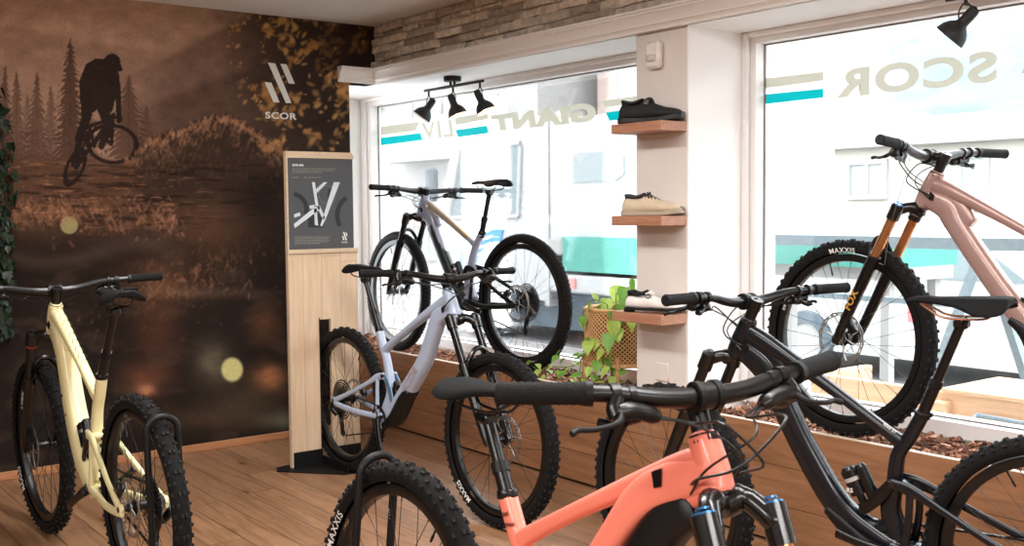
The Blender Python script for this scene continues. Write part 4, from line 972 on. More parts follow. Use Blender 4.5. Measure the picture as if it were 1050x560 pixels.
b_coral = make_bike(dict(name='electric_mountain_bike', label='coral orange electric mountain bike with gold fork tubes in the foreground', pose=(3.666, -2.132, -.01, 0, -.088, -.232), wb=1.25, ht=(.938, .957), hl=.085, barz=1.055, barw=.345, clamp=(.31, .935), st=(.40, .752), tt=(.458, .675), sb=(.47, .55),
    paint=coral, stan=gold, cap=blue_an, ebike=True, cable=.17, bx=.928, sweep=.022, leg=.127, sock=.062, gfat=1.15, fat=(1.08, 1.15, 1.1), crank=-2.4, rise=.02, saddle_tilt=.02, shock_mark=blue_an,
    decals=[('4060', (.408, -.0197, .712), (.80, 0, .30), (-.30, 0, .80), .011, dark_ink), ('Water', (.424, -.0202, .694), (.80, 0, .30), (-.30, 0, .80), .011, dark_ink)],
    rtext=[('MAXXIS', 't', 2.68, -1, 1, white_ink), ('1900', 'r', 2.55, -1, 1, tan_ink)]))
b_dark = make_bike(dict(label='glossy dark navy mountain bike in front of the right planter', pose=(4.491, -.509, 3.327, 0, -.091, -.224), wb=1.255, ht=(.915, .99), barz=1.075, barw=.42, clamp=(.255, 1.062), st=(.37, .755), tt=(.43, .668), shock=((.59, .55), (.545, .455)),
    paint=navy, stan=stan_black, rail=mat('copper_rail', (170, 120, 96), .3, metal=.8), crank=-2.9, shock_mark=mat('grey_ring', (170, 164, 158), .4), shock_text='RS', dt=[(.826, .79), (.737, .61), (.625, .44), (.50, .36)],
    decals=[('4060 ST', (.478, .0195, .72), (-.82, 0, -.50), (-.50, 0, .82), .010, white_ink)]))
b_rose = make_bike(dict(label='rose taupe mountain bike with gold fork tubes standing on the bark by the right window', pose=(4.648, .1, 3.184, .476, .011, -.057), bx=.922, wb=1.25, ht=(.907, .978), barz=1.065, barw=.39, clamp=(.26, 1.03),
    paint=rose, stan=gold, cap=blue_an, crank=.3, dt=[(.82, .80), (.693, .627), (.59, .50), (.49, .375)], fork_text=[('FOX', .13, 1, .03, mat('gold_print', (176, 128, 62), .5))],
    ftext=[('MAXXIS', 't', 1.52, 1, 1, white_ink), ('EX511', 'r', .38, 1, 1, white_ink)], bar_mat=mat('grey_bar', (78, 78, 80), .35, noise=.05, coat=.2),
    tag=[(.87, .21, 1.06), (.92, .16, .98), (1.02, .09, .80), (1.05, .075, .66)]))

# ---------------------------------------------------------------- stands, display board
def hoop_stand(parent_pose, x, ztop, label):
    M = Matrix.Translation((parent_pose[0], parent_pose[1], 0)) @ Matrix.Rotation(parent_pose[2], 4, 'Z')
    t = thing('bike_stand', label, 'bike stand', mw=M, group=None)
    w = .05; P = [(x, -w, .012)] + [(x, -w, z) for z in np.linspace(.05, ztop - w - .008, 8)] + [(x, -w * math.cos(a), ztop - w + (w - .008) * math.sin(a)) for a in np.linspace(.2, PI - .2, 9)] + [(x, w, z) for z in np.linspace(ztop - w - .008, .05, 8)] + [(x, w, .012)]
    P = [(p[0], p[1] - parent_pose[4] * p[2], p[2]) for p in P]
    MB().tube(P, .0105, 14).build('hoop', black_metal, t)
    MB().bbox((x - .17, -.09, 0), (x + .10, -.055, .006), .002).bbox((x - .17, .055, 0), (x + .10, .09, .006), .002).bbox((x - .17, -.09, 0), (x - .13, .09, .0065), .002).bbox((x + .07, -.09, 0), (x + .10, .09, .0065), .002).build('base_frame', black_metal, t)
    return t
hs = hoop_stand((2.285, -2.239, 3.161, 0, -.027), -.215, .715, 'black hoop stand holding the rear wheel of the cream yellow bike')
hs2 = hoop_stand((3.666, -2.132, -.01, 0, -.088), -.14, .748, 'black hoop stand holding the rear wheel of the coral electric bike')
text_on('VAR', (-.146, .0915, .60), (0, 0, -1), (1, 0, 0), .012).build('stand_lettering', white_ink, hs2, False)

bd = thing('display_board', 'tall pine display board with a dark poster and a slot for a wheel', 'display board', (.73, -.76, 0))
def bp_(name, mb, m, parent=None, smooth=False):
    o = mb.build(name, m, parent or bd, smooth); 
    if parent is None: o.matrix_parent_inverse = Matrix.Translation((-.73, .76, 0))
    return o
bp_('board', MB().prism([(-.957, .012), (-.792, .012), (-.792, .775), (-.722, .775), (-.722, .012), (-.556, .012), (-.556, 1.13), (-.957, 1.13)], .71, .73, 'yz'), pine)
bp_('upper_board', MB().box((.711, -.957, 1.13), (.7285, -.575, 1.66)), pine)
bp_('poster_strip', MB().bbox((.728, -.963, 1.625), (.74, -.572, 1.648), .002), pine_trim); bp_('poster_strip', MB().bbox((.728, -.965, 1.128), (.74, -.553, 1.15), .002), pine_trim)
bp_('edge_strip', MB().bbox((.706, -.965, .0), (.736, -.955, 1.66), .002), pine_trim)
po_ = bp_('poster', MB().box((.73, -.955, 1.148), (.734, -.577, 1.627)), mat('poster_dark_grey', (74, 76, 78), .55, noise=.02))
def pp(cx, cy, d=.7346): p = hit(286 + cx / 4.667, 150 + cy / 4.667, 0, d); return (d, p[1], p[2])
def pq(name, pts, m): bp_(name, MB().add([pp(*q) for q in pts], [tuple(range(len(pts)))]), m, po_)
pmat = mat('poster_frame_white', (206, 214, 222), .6); pdark = mat('poster_black', (34, 35, 37), .6)
pic = MB()
for q in ([(158, 172), (172, 172), (190, 290), (176, 290)], [(174, 208), (214, 172), (232, 172), (180, 226)], [(262, 172), (292, 172), (225, 345), (205, 385), (198, 378), (214, 330)], [(72, 372), (180, 285), (196, 290), (196, 302), (76, 392)], [(180, 285), (196, 285), (222, 345), (210, 350)], [(168, 300), (180, 296), (188, 380), (172, 376)], [(72, 326), (100, 316), (104, 332), (74, 342)], [(146, 284), (170, 280), (172, 296), (148, 300)]):
    pic.add([pp(*a_, .7354) for a_ in q], [tuple(range(len(q)))])
bp_('poster_bike_picture', pic, pmat, po_)
pic = MB()
def arcq(cx, cy, r0, r1, a0, a1, rx=1.):
    A = np.radians(np.linspace(a0, a1, 14)); V = [pp(cx + r * math.cos(a) * rx, cy - r * math.sin(a), .735) for r in (r0, r1) for a in A]; n_ = len(A)
    pic.add(V, [(i, i + 1, n_ + i + 1, n_ + i) for i in range(n_ - 1)])
arcq(60, 300, 62, 82, -20, 80); arcq(380, 330, 90, 112, 125, 210); arcq(242, 172 + 60, 4, 30, 0, 360, .3)
pic.add([pp(*a_, .735) for a_ in ((140, 320), (215, 320), (212, 390), (140, 388))], [(0, 1, 2, 3)])
bp_('poster_wheel_picture', pic, pdark, po_)
pic = MB(); arcq(232, 232, 43, 44.5, 60, 350, .95); bp_('poster_ring', pic, grey_ink, po_)
tz = pp(64, 95); ty = pp(118, 95)
bp_('poster_title', text_on('SCOR 4060', tz, (0, 1, 0), (0, 0, 1), .0115, .05, width=ty[1] - tz[1]), white_ink, po_)
gl_ = MB()
for cy, x0, x1 in ((108, 64, 272), (117, 64, 262), (126, 64, 205), (150, 64, 98), (150, 120, 200), (434, 76, 244), (442, 76, 238), (450, 76, 244), (458, 76, 230), (466, 76, 196)):
    xx = x0
    while xx < x1:
        w = random.uniform(6, 20); gl_.add([pp(xx, cy - 2.2), pp(min(xx + w, x1), cy - 2.2), pp(min(xx + w, x1), cy + 1.4), pp(xx, cy + 1.4)], [(0, 1, 2, 3)]); xx += w + 3
bp_('poster_text_lines', gl_, grey_ink, po_)
lg = MB()
for poly in ([(306, 410), (314, 411), (326, 450), (319, 450)], [(318, 413), (325, 414), (329, 430), (323, 430)], [(302, 430), (309, 431), (314, 449), (307, 449)]): lg.add([pp(*a_) for a_ in poly], [(0, 1, 2, 3)])
bp_('poster_slash_logo', lg, white_ink, po_); a_ = pp(300, 463); b_ = pp(329, 463); bp_('poster_logo_lettering', text_on('SCOR', a_, (0, 1, 0), (0, 0, 1), .0065, .04, width=b_[1] - a_[1]), white_ink, po_)
bp_('steel_base', MB().prism([(.735, -1.05), (1.02, -.81), (1.02, -.64), (.735, -.41), (.66, -.41), (.62, -.72), (.66, -1.02)], 0, .006, 'xy'), black_metal)
bp_('base_bracket', MB().box((.731, -.953, .006), (.737, -.787, .085)), black_metal); bp_('base_bracket', MB().box((.731, -.722, .006), (.737, -.556, .085)), black_metal)
bp_('bracket_screws', MB().cyl((.737, -.93, .045), (.74, -.93, .045), .006, .005, 10).cyl((.737, -.80, .05), (.74, -.80, .05), .006, .005, 10), dark_steel)
bp_('wheel_rail', MB().box((.62, -.79, .006), (1.02, -.784, .05)).box((.74, -.722, .006), (1.02, -.716, .05)), black_metal)
bp_('slot_plate', MB().box((.7, -.791, .05), (.735, -.7875, .785)), black_metal)

# ---------------------------------------------------------------- pillar fittings, shelves, shoes
se = thing('motion_sensor', 'small white motion sensor high on the pillar', 'sensor', (2.41, .02, 2.0))
def loc_part(name, mb, m, root, smooth=True):
    o = mb.build(name, m, root, smooth); o.matrix_parent_inverse = Matrix.Translation(-Vector(root.location)); return o
sm_ = mat('sensor_plastic', (236, 230, 222), .4)
loc_part('housing', MB().bbox((2.38, -.012, 1.965), (2.465, .026, 2.085), .012), sm_, se); loc_part('lens', MB().loft2([(2.40, 2.01, .016, .012, -.012), (2.445, 2.01, .016, .012, -.012)], sub=2), mat('sensor_lens', (206, 200, 190), .3), se)
ou = MB().bbox((2.415, .018, .575), (2.495, .027, .655), .003).build('wall_outlet', cream_paint, None); tag(ou, 'cream cover plate low on the pillar above the planter', 'outlet')
for zb, th, lb in ((1.680, .042, 'topmost oak shelf on the pillar carrying the black shoe'), (1.274, .042, 'middle oak shelf on the pillar carrying the beige shoe'), (.846, .044, 'lowest oak shelf on the pillar carrying the white shoe')):
    o = MB().bbox((2.288, -.13, zb), (2.598, .027, zb + th), .002).build('wall_shelf', shelf_wood, None, False); tag(o, lb, 'shelf', 'oak shelves on the pillar')
def shoe(kind, loc, ang, label, upper_m, sole_m, line_m, size=1.):
    M = Matrix.Translation(loc) @ Matrix.Rotation(ang, 4, 'Z') @ Matrix.Scale(size, 4)
    t = thing('cycling_shoe', label, 'shoe', mw=M)
    S_ = [(-.004, .018, .052, .018), (.004, .028, .075, .016), (.025, .034, .088, .014), (.055, .035, .083, .014), (.085, .034, .083, .014), (.11, .036, .092, .014), (.135, .039, .088, .014), (.17, .044, .074, .014), (.205, .047, .062, .015), (.24, .044, .056, .017), (.262, .036, .050, .019), (.276, .024, .042, .021), (.283, .010, .034, .024)]
    if kind == 'road': S_ = [(x, w * .93, h * .88 + (.0 if x < .1 else -.002), z + .004) for x, w, h, z in S_]
    Q = catmull(S_, 3); R = []
    for x, w, h, z in Q:
        ring = []
        for k in range(22):
            q = 2 * PI * k / 22 - PI / 2; c, s_ = math.cos(q), math.sin(q)
            yy = w * math.copysign(abs(c) ** .8, c) * (1 - .42 * max(0, s_) ** 1.5); zz = z + (h - z) * (.5 + .5 * math.copysign(abs(s_) ** .75, s_))
            ring.append((x, yy, zz))
        R.append(np.array(ring))
    MB().rings(R).build('upper', upper_m, t)
    So = [(-.008, .022, .020 if kind != 'road' else .014), (.01, .033, .02), (.05, .036, .018), (.10, .033, .016), (.15, .038, .016), (.20, .048, .017), (.245, .046, .022), (.272, .032, .027), (.286, .012, .030)]
    Q = catmull(So, 3); R = []; thk = .018 if kind != 'road' else .006
    for x, w, z in Q:
        lift = max(0, x - .2) ** 1.4 * .35; bt = lift if kind != 'road' else .010 + lift + (-.010 if x < .035 else 0)
        R.append(np.array([(x, -w, bt + .003), (x, -w * .8, bt), (x, w * .8, bt), (x, w, bt + .003), (x, w * 1.0, z + lift * .3 + .002), (x, w * .9, z + lift * .3 + .004), (x, -w * .9, z + lift * .3 + .004), (x, -w, z + lift * .3 + .002)]))
    MB().rings(R).build('sole', sole_m, t)
    # collar lining and opening
    MB().tube(catmull([(.006, 0, .091), (.02, .024, .092), (.055, .027, .084), (.085, .024, .088), (.10, 0, .097), (.085, -.024, .088), (.055, -.027, .084), (.02, -.024, .092), (.006, 0, .091)], 4), .0065, 8).build('collar', line_m, t)
    MB().loft2([(.012, .080, .010, .022), (.05, .080, .008, .024), (.095, .086, .010, .022)]).build('lining', line_m, t)
    if kind == 'lace':
        for k in range(5):
            x = .118 + k * .017; z = .0935 - k * .0085
            MB().tube(catmull([(x - .004, -.026, z - .010), (x, -.012, z + .001), (x + .005, .010, z + .001), (x + .010, .025, z - .012)], 3), .0028, 7).build('lace', black, t)
            MB().tube(catmull([(x - .004, .026, z - .010), (x, .012, z + .002), (x + .005, -.010, z + .002), (x + .010, -.025, z - .012)], 3), .0028, 7).build('lace', black, t)
        MB().tube(catmull([(.125, 0, .096), (.118, -.014, .104), (.128, -.026, .098), (.130, -.008, .095), (.122, .012, .106), (.110, .022, .098)], 4), .0024, 7).build('lace_bow', black, t)
        MB().loft2([(.262, .030, .012, .034), (.282, .030, .010, .016), (.288, .030, .006, .008)]).build('toe_cap', mat('grey_toe_rubber', (92, 82, 86), .6), t)
    else:
        dx, dz = (.128, .082) if kind == 'clog' else (.115, .074)
        MB().lathe([(0, 0), (.012, 0), (.012, .006), (.009, .008), (0, .008)], 'z', 20, M=Matrix.Translation((dx, -.022, dz)) @ Matrix.Rotation(.95, 4, 'X')).build('closure_dial', mat('dial_grey', (110, 108, 106), .3, metal=.5), t)
        MB().loft2([(dx - .012, dz + .006, .008, .003, -.020), (dx + .004, dz + .012, .010, .02, 0), (dx + .01, dz - .002, .008, .003, .026)], n=12).build('closure_strap', upper_m, t)
        MB().tube(catmull([(dx + .01, -.025, dz - .004), (dx + .03, -.012, dz - .008), (dx + .035, .006, dz - .010), (dx + .055, -.012, dz - .016)], 4), .0011, 6).build('closure_cable', black if kind == 'road' else dark_steel, t)
    return t
shoe('clog', (2.335, -.112, 1.7225), .36, 'black mountain bike shoe with dial closure on the topmost shelf', mat('black_shoe_mesh', (24, 24, 25), .75, bump=.3, bscale=500), mat('black_shoe_rubber', (18, 18, 19), .5), black, 1.04)
shoe('lace', (2.35, -.108, 1.3165), .36, 'beige laced shoe with black laces on the middle shelf', mat('beige_shoe_upper', (206, 188, 160), .7, bump=.15, bscale=400), mat('pale_shoe_sole', (172, 156, 136), .6), mat('shoe_lining_dark', (52, 48, 52), .8), .98)
shoe('road', (2.365, -.106, .8905), .34, 'white cleated road shoe on the lowest shelf', mat('white_shoe_upper', (232, 224, 218), .45), mat('black_carbon_sole', (24, 24, 26), .3), black, .98)

# ---------------------------------------------------------------- spot lights
lamp_black = mat('lamp_black', (30, 30, 31), .5, metal=.2)
def glow_mat():
    m = bpy.data.materials.new('warm_bulb'); m.use_nodes = True; b = m.node_tree.nodes['Principled BSDF']
    tc = m.node_tree.nodes.new('ShaderNodeTexNoise'); tc.inputs['Scale'].default_value = 3
    b.inputs['Base Color'].default_value = (1, .8, .6, 1); b.inputs['Emission Color'].default_value = (1, .62, .34, 1); b.inputs['Emission Strength'].default_value = 14; return m
GLOW = glow_mat(); shade_in = mat('lamp_inside_white', (236, 226, 212), .5)
def lamp_head(root, piv, dirv, lit, sgn=1):
    """bell shade with a long neck, on a bent yoke"""
    d = Vector(dirv).normalized(); q = d.to_track_quat('Z', 'Y').to_matrix().to_4x4(); M = Matrix.Translation(piv) @ q
    sp_ = MB().lathe([(.0, -.052), (.012, -.052), (.019, -.046), (.021, -.03), (.0215, .012), (.026, .022), (.040, .034), (.052, .052), (.058, .074), (.0585, .082), (.0565, .082), (.050, .056), (.038, .038), (.022, .028), (0, .026)], 'z', 32, M=M)
    h = loc_part('lamp_shade', sp_, lamp_black, root)
    mi = [0] * len(h.data.polygons); h.data.materials.append(shade_in)
    for i in range(10 * 32, len(mi)): mi[i] = 1
    h.data.polygons.foreach_set('material_index', mi)
    for sd in (-1, 1): MB().tube(catmull([(piv[0], piv[1] + .0, piv[2] + .062), (piv[0] + sd * .012, piv[1], piv[2] + .055), (piv[0] + sd * .026, piv[1], piv[2] + .03), (piv[0] + sd * .024, piv[1], piv[2] - .004)], 4), .003, 8).build('yoke_arm', lamp_black, root).matrix_parent_inverse = Matrix.Translation(-Vector(root.location))
    MB().tube(catmull([(piv[0] - .01, piv[1], piv[2] + .055), (piv[0] - .035 * sgn, piv[1] + .01, piv[2] + .04), (piv[0] - .03 * sgn, piv[1] + .005, piv[2] + .01), tuple((M @ Vector((0, 0, -.05))))], 5), .0018, 6).build('lamp_cord', lamp_black, root).matrix_parent_inverse = Matrix.Translation(-Vector(root.location))
    bl = loc_part('bulb', MB().lathe([(0, .03), (.016, .034), (.024, .048), (.026, .060), (.018, .070), (0, .074)], 'z', 20, M=M), GLOW if lit else white_ink, root)
    if lit:
        l = bpy.data.lights.new('bulb_light', 'SPOT'); l.energy = 3; l.color = (1, .74, .5); l.spot_size = 1.9; l.spot_blend = .6; l.shadow_soft_size = .03
        o = bpy.data.objects.new('bulb_light', l); COL.objects.link(o); o.matrix_world = Matrix.Translation(Vector(piv) + d * .085) @ (-d).to_track_quat('Z', 'Y').to_matrix().to_4x4()
tr = thing('track_light', 'black three-headed spotlight bar on the soffit of the left window', 'ceiling light', (.60, .17, SOF))
loc_part('mounting_plate', MB().lathe([(0, 0), (.05, 0), (.052, -.004), (.052, -.026), (.048, -.03), (0, -.03)], 'z', 32, (.60, .17, SOF)), lamp_black, tr)
for x_ in (.58, .62): loc_part('bar_post', MB().cyl((x_, .17, SOF - .03), (x_, .17, SOF - .052), .008, .008, 12), lamp_black, tr)
loc_part('bar', MB().cyl((.30, .17, SOF - .056), (.905, .17, SOF - .056), .0085, .0085, 14), lamp_black, tr)
for x_, dv, lit in ((.345, (-.35, -.55, -.9), False), (.605, (.30, .25, -1), True), (.875, (.38, .3, -1), True)):
    loc_part('drop_post', MB().cyl((x_, .17, SOF - .056), (x_, .17, SOF - .095), .0065, .0065, 12), lamp_black, tr)
    lamp_head(tr, (x_, .17, SOF - .152), dv, lit)
sp = thing('spotlight', 'black bell spotlight hanging at the top of the right window', 'ceiling light', (3.72, .26, SOF))
loc_part('mounting_plate', MB().lathe([(0, 0), (.05, 0), (.052, -.004), (.052, -.026), (.048, -.03), (0, -.03)], 'z', 32, (3.95, .26, SOF)), lamp_black, sp)
loc_part('bar', MB().cyl((3.66, .26, SOF - .032), (4.25, .26, SOF - .032), .0085, .0085, 14), lamp_black, sp)
loc_part('drop_post', MB().cyl((3.735, .26, SOF - .03), (3.735, .26, SOF - .062), .0065, .0065, 12), lamp_black, sp)
lamp_head(sp, (3.735, .26, SOF - .115), (-.62, -.25, -.72), False, -1)

# ---------------------------------------------------------------- plants
def leaf_mat(name, c, tr_=.35):
    m = mat(name, c, .45, noise=.25, scale=14); b = m.node_tree.nodes['Principled BSDF']; nt = m.node_tree
    t = nt.nodes.new('ShaderNodeBsdfTranslucent'); nt.links.new(b.inputs['Base Color'].links[0].from_socket, t.inputs[0]); mx = nt.nodes.new('ShaderNodeMixShader'); mx.inputs[0].default_value = tr_
    nt.links.new(b.outputs[0], mx.inputs[1]); nt.links.new(t.outputs[0], mx.inputs[2]); nt.links.new(mx.outputs[0], nt.nodes['Material Output'].inputs[0]); return m
def leaf(mb, p, size, yaw, pitch, roll, shape='heart'):
    if shape == 'heart': L = [(0, 0), (.22, .30), (.05, .46), (-.16, .40)], None; out = [(-.12, 0), (-.20, .20), (-.10, .38), (.12, .43), (.38, .36), (.66, .20), (.88, .06), (1.0, 0)]
    else: out = [(-.05, 0), (-.12, .22), (.02, .50), (.22, .34), (.42, .46), (.52, .24), (.80, .16), (1.0, 0)]
    V = [(x, 0, .0 - .12 * max(0, x) ** 2) for x, y in out]; n_ = len(out)
    V += [(x, y, .10 * y + .02 - .12 * max(0, x) ** 2) for x, y in out[1:-1]] + [(x, -y, .10 * y + .02 - .12 * max(0, x) ** 2) for x, y in out[1:-1]]
    F = []; k = n_ - 2
    for s_, o_ in ((0, n_), (1, n_ + k)):
        F.append((0, 1, o_)); 
        for i in range(k - 1): F.append((i + 1, i + 2, o_ + i + 1, o_ + i))
        F.append((n_ - 2, n_ - 1, o_ + k - 1))
    M = Matrix.Translation(p) @ Matrix.Rotation(yaw, 4, 'Z') @ Matrix.Rotation(pitch, 4, 'Y') @ Matrix.Rotation(roll, 4, 'X') @ Matrix.Scale(size, 4)
    mb.add(xf(M, V), F)
g1 = leaf_mat('pothos_leaf', (120, 170, 70)); g2 = leaf_mat('pothos_leaf_light', (178, 206, 96)); g3 = leaf_mat('ivy_leaf', (36, 52, 34), .1); stem_m = mat('vine_stem', (96, 124, 60), .6)
BX, BY, BR, BZ0, BZ1 = 1.975, .205, .165, .588, .862
bk = thing('plant_basket', 'round woven rattan planter basket on wooden legs beside the pillar', 'plant basket', (BX, BY, .44))
ratt = mat('rattan_cane', (206, 160, 108), .6, noise=.15, scale=60); legw = mat('basket_leg_wood', (196, 142, 96), .5, noise=.1)
we = MB(); nst = 44
for k in range(nst):
    for sd in (-1, 1):
        P_ = []
        for u in np.linspace(0, 1, 13): a_ = 2 * PI * k / nst + sd * u * 1.75; P_.append((BX + (BR + .0012 * sd * (1 if int(u * 12) % 2 else -1)) * math.cos(a_), BY + BR * math.sin(a_), BZ0 + .012 + (BZ1 - BZ0 - .024) * u))
        we.tube(P_, .0034, 5, False)
loc_part('woven_side', we, ratt, bk)
loc_part('inner_pot', MB().lathe([(0, BZ0 + .01), (BR - .012, BZ0 + .01), (BR - .010, BZ1 - .02), (BR - .02, BZ1 - .02), (BR - .02, BZ1 - .05), (0, BZ1 - .05)], 'z', 40, (BX, BY, 0)), mat('inner_liner', (92, 62, 40), .8), bk)
for z_ in (BZ0 + .004, BZ1 - .004):
    loc_part('basket_rim', MB().tube([(BX + BR * math.cos(a_), BY + BR * math.sin(a_), z_) for a_ in np.linspace(0, 2 * PI, 48, endpoint=False)], .0095, 8, closed=True), ratt, bk)
for a_ in (PI * .82, PI * 1.30, PI * 1.75, PI * .25):
    lx, ly = BX + (BR + .004) * math.cos(a_), BY + (BR + .004) * math.sin(a_); loc_part('leg', MB().cyl((lx, ly, .44), (lx, ly, BZ0 + .05), .011, .013, 12), legw, bk)
pt = thing('pothos_plant', 'light green trailing pothos growing in the woven basket', 'plant', (BX, BY, BZ1 - .05))
R_ = random.Random(5); L1, L2, SM = MB(), MB(), MB()
def wpt(px, py, y): p = hit(px, py, 1, y); return (p[0], p[1], p[2])
root_ = (BX - .06, BY - .03, BZ1 - .03)
spots_ = [(632, 296, .12, .085), (645, 303, .14, .08), (622, 309, .10, .08), (637, 315, .08, .085), (628, 322, .06, .075), (651, 322, .16, .06), (640, 300, .2, .07), (606, 312, .03, .06), (598, 326, .02, .05), (624, 345, .0, .085), (629, 332, .02, .08), (603, 352, -.0, .07), (617, 360, -.0, .055), (598, 365, .0, .055), (612, 372, .0, .06), (604, 378, .02, .05), (622, 378, .02, .06), (590, 372, .06, .05), (578, 382, .05, .05), (594, 384, .04, .06), (610, 387, .03, .06), (566, 376, .05, .05), (552, 380, .04, .045), (543, 371, .03, .05), (571, 366, .10, .05), (584, 377, .02, .045), (628, 388, .05, .05), (618, 392, .03, .05), (640, 381, .10, .05), (632, 376, .09, .05), (600, 390, .03, .05), (588, 390, .03, .045), (558, 386, .03, .04)]
for i, (px, py, yy, s_) in enumerate(spots_):
    p = wpt(px, py, yy); pitch = R_.uniform(.7, 1.5) if py < 365 else R_.uniform(-.1, 1.0); ya = R_.uniform(-2.6, -.3)
    leaf(L2 if i % 5 < 3 else L1, p, s_ * 1.0, ya, pitch, R_.uniform(-.5, .5))
    for _ in range(1 if py > 360 else 2):
        pj = (p[0] + R_.uniform(-.05, .05), min(.36, p[1] + R_.uniform(.0, .09)), max(.47, p[2] + R_.uniform(-.04, .04))); leaf(L1 if R_.random() < .6 else L2, pj, s_ * .8, R_.uniform(-3, 0), pitch + R_.uniform(-.4, .4), R_.uniform(-.6, .6))
for ch in ([(630, 318), (632, 300)], [(622, 312), (606, 308), (598, 322), (602, 348), (597, 365), (594, 384)], [(628, 322), (624, 340), (617, 358), (612, 372), (620, 385)], [(598, 366), (585, 376), (566, 376), (552, 379), (541, 371)], [(640, 318), (646, 303)], [(612, 372), (630, 378), (640, 384)]):
    SM.tube(catmull([root_] * 1 + [wpt(px, py, .05 + .02 * k) for k, (px, py) in enumerate(ch)], 5), .0026, 6)
loc_part('leaves', L1, g1, pt, False); loc_part('young_leaves', L2, g2, pt, False); loc_part('stems', SM, stem_m, pt)
iv = thing('hanging_ivy', 'dark green ivy hanging against the left edge of the printed wall', 'plant', (.05, -2.2, 2.0))
L1 = MB(); vine = MB()
for k in range(5):
    y0 = -2.17 - .03 * k; z1 = [.78, 1.0, .9, .8, .95][k]; P_ = [(.03 + .012 * math.sin(z * 7 + k), y0 + .035 * math.sin(z * 5 + k * 2) - .02 * (z - 1.2), z) for z in np.linspace(2.02 - .03 * k, z1, 26)]
    vine.tube(P_, .0025, 6)
    for p in P_:
        for _ in range(4): leaf(L1, (p[0] + R_.uniform(0, .05), p[1] + R_.uniform(-.035, .035) * (1.5 if p[2] > 1.35 else .9), p[2] + R_.uniform(-.03, .03)), R_.uniform(.035, .06), R_.uniform(-1.5, 1.5), R_.uniform(.6, 1.7), R_.uniform(-.8, .8), 'ivy')
loc_part('leaves', L1, g3, iv, False); loc_part('vines', vine, mat('ivy_vine', (58, 46, 34), .8), iv)

# ---------------------------------------------------------------- the street outside
GZ = -.15
struct('ground', MB().box((-60, .56, GZ - .1), (40, 70, GZ)), mat('pale_asphalt', (150, 152, 154), .9, noise=.08, scale=6))
wallw = mat('house_render_white', (160, 160, 158), .9, noise=.03, scale=1); cream = mat('house_render_cream', (176, 172, 162), .9, noise=.03, scale=1)
pink = mat('house_render_pink', (158, 142, 136), .9, noise=.04, scale=1); winm = mat('house_window_glass', (150, 158, 158), .6, noise=.1, scale=2); frm = mat('house_window_frame', (158, 158, 157), .6)
roofr = mat('red_roof_tile', (170, 136, 128), .8, noise=.1, scale=20); conc = mat('concrete_ledge', (148, 148, 146), .9, noise=.08, scale=5)
def house(label, x0, x1, y0, y1, h, m, wins, roof=None, name='house'):
    t = thing(name, label, 'building', ((x0 + x1) / 2, y0, GZ))
    loc_part('wall', MB().box((x0, y0, GZ), (x1, y1, h)), m, t, False)
    if roof: loc_part('roof', roof, roofr if roof is not None else conc, t, False)
    for (a, b, c, d) in wins:
        f = loc_part('window', MB().box((a - .06, y0 - .05, c - .06), (b + .06, y0 + .02, c)).box((a - .06, y0 - .05, d), (b + .06, y0 + .02, d + .06)).box((a - .06, y0 - .05, c), (a, y0 + .02, d)).box((b, y0 - .05, c), (b + .06, y0 + .02, d)).box(((a + b) / 2 - .03, y0 - .04, c), ((a + b) / 2 + .03, y0 + .02, d)), frm, t, False)
        g_ = MB().box((a, y0 - .02, c), (b, y0 + .01, d)).build('pane', winm, f, False)
    return t
# right window: low cream building with parapet, roofs and wooded slope behind
hb_ = house('long cream building with a grey parapet seen through the right window', -6.3, 9, 9.0, 13, 2.15, cream, [(-4.43, -3.9, 1.45, 1.95), (-2.85, -2.35, 1.5, 1.9), (-1.62, -.97, 1.35, 1.92), (.6, 1.2, 1.4, 1.9), (-5.9, -5.4, 1.45, 1.9)])
loc_part('parapet', MB().box((-6.4, 8.9, 2.15), (9, 9.3, 2.47)), conc, hb_, False); loc_part('cornice', MB().box((-6.4, 8.8, 2.12), (9, 9.0, 2.18)), wallw, hb_, False)
rf = MB(); rf.prism([(16.4, 2.4), (19.2, 3.5), (22.1, 2.4)], -13.4, -8.0, 'yz')
h2 = house('gabled house with a red tiled roof rising behind the long cream building', -13.2, -8.2, 16.5, 22, 2.4, pink, [(-9.3, -8.6, 1.2, 2.0)], rf)
h3 = house('pale house with a slate roof above the parapet of the cream building', -3.2, 4.2, 16, 22, 3.7, wallw, [(-.6, .3, 2.5, 3.3), (1.6, 2.4, 2.5, 3.3)])
loc_part('slate_roof', MB().prism([(15.6, 3.65), (19, 5.0), (22.4, 3.65)], -3.5, 4.5, 'yz'), mat('slate_roof', (150, 160, 168), .8, noise=.1, scale=8), h3, False)
# scaffold mast
ms = MB()
for x_, y_ in ((3.0, 13.6), (3.6, 13.6), (3.0, 14.2), (3.6, 14.2)): ms.cyl((x_, y_, GZ), (x_, y_, 6.5), .035, .035, 6)
for k in range(11):
    z_ = 1.6 + k * .45; ms.cyl((3.0, 13.6, z_), (3.6, 13.6, z_ + .45), .02, .02, 5).cyl((3.6, 13.6, z_), (3.6, 14.2, z_ + .45), .02, .02, 5).cyl((3.0, 13.6, z_), (3.6, 13.6, z_), .02, .02, 5)
tag(ms.build('lattice_mast', mat('pale_steel_mast', (176, 178, 178), .5), None, False), 'white lattice mast at the right edge of the view outside', 'mast')
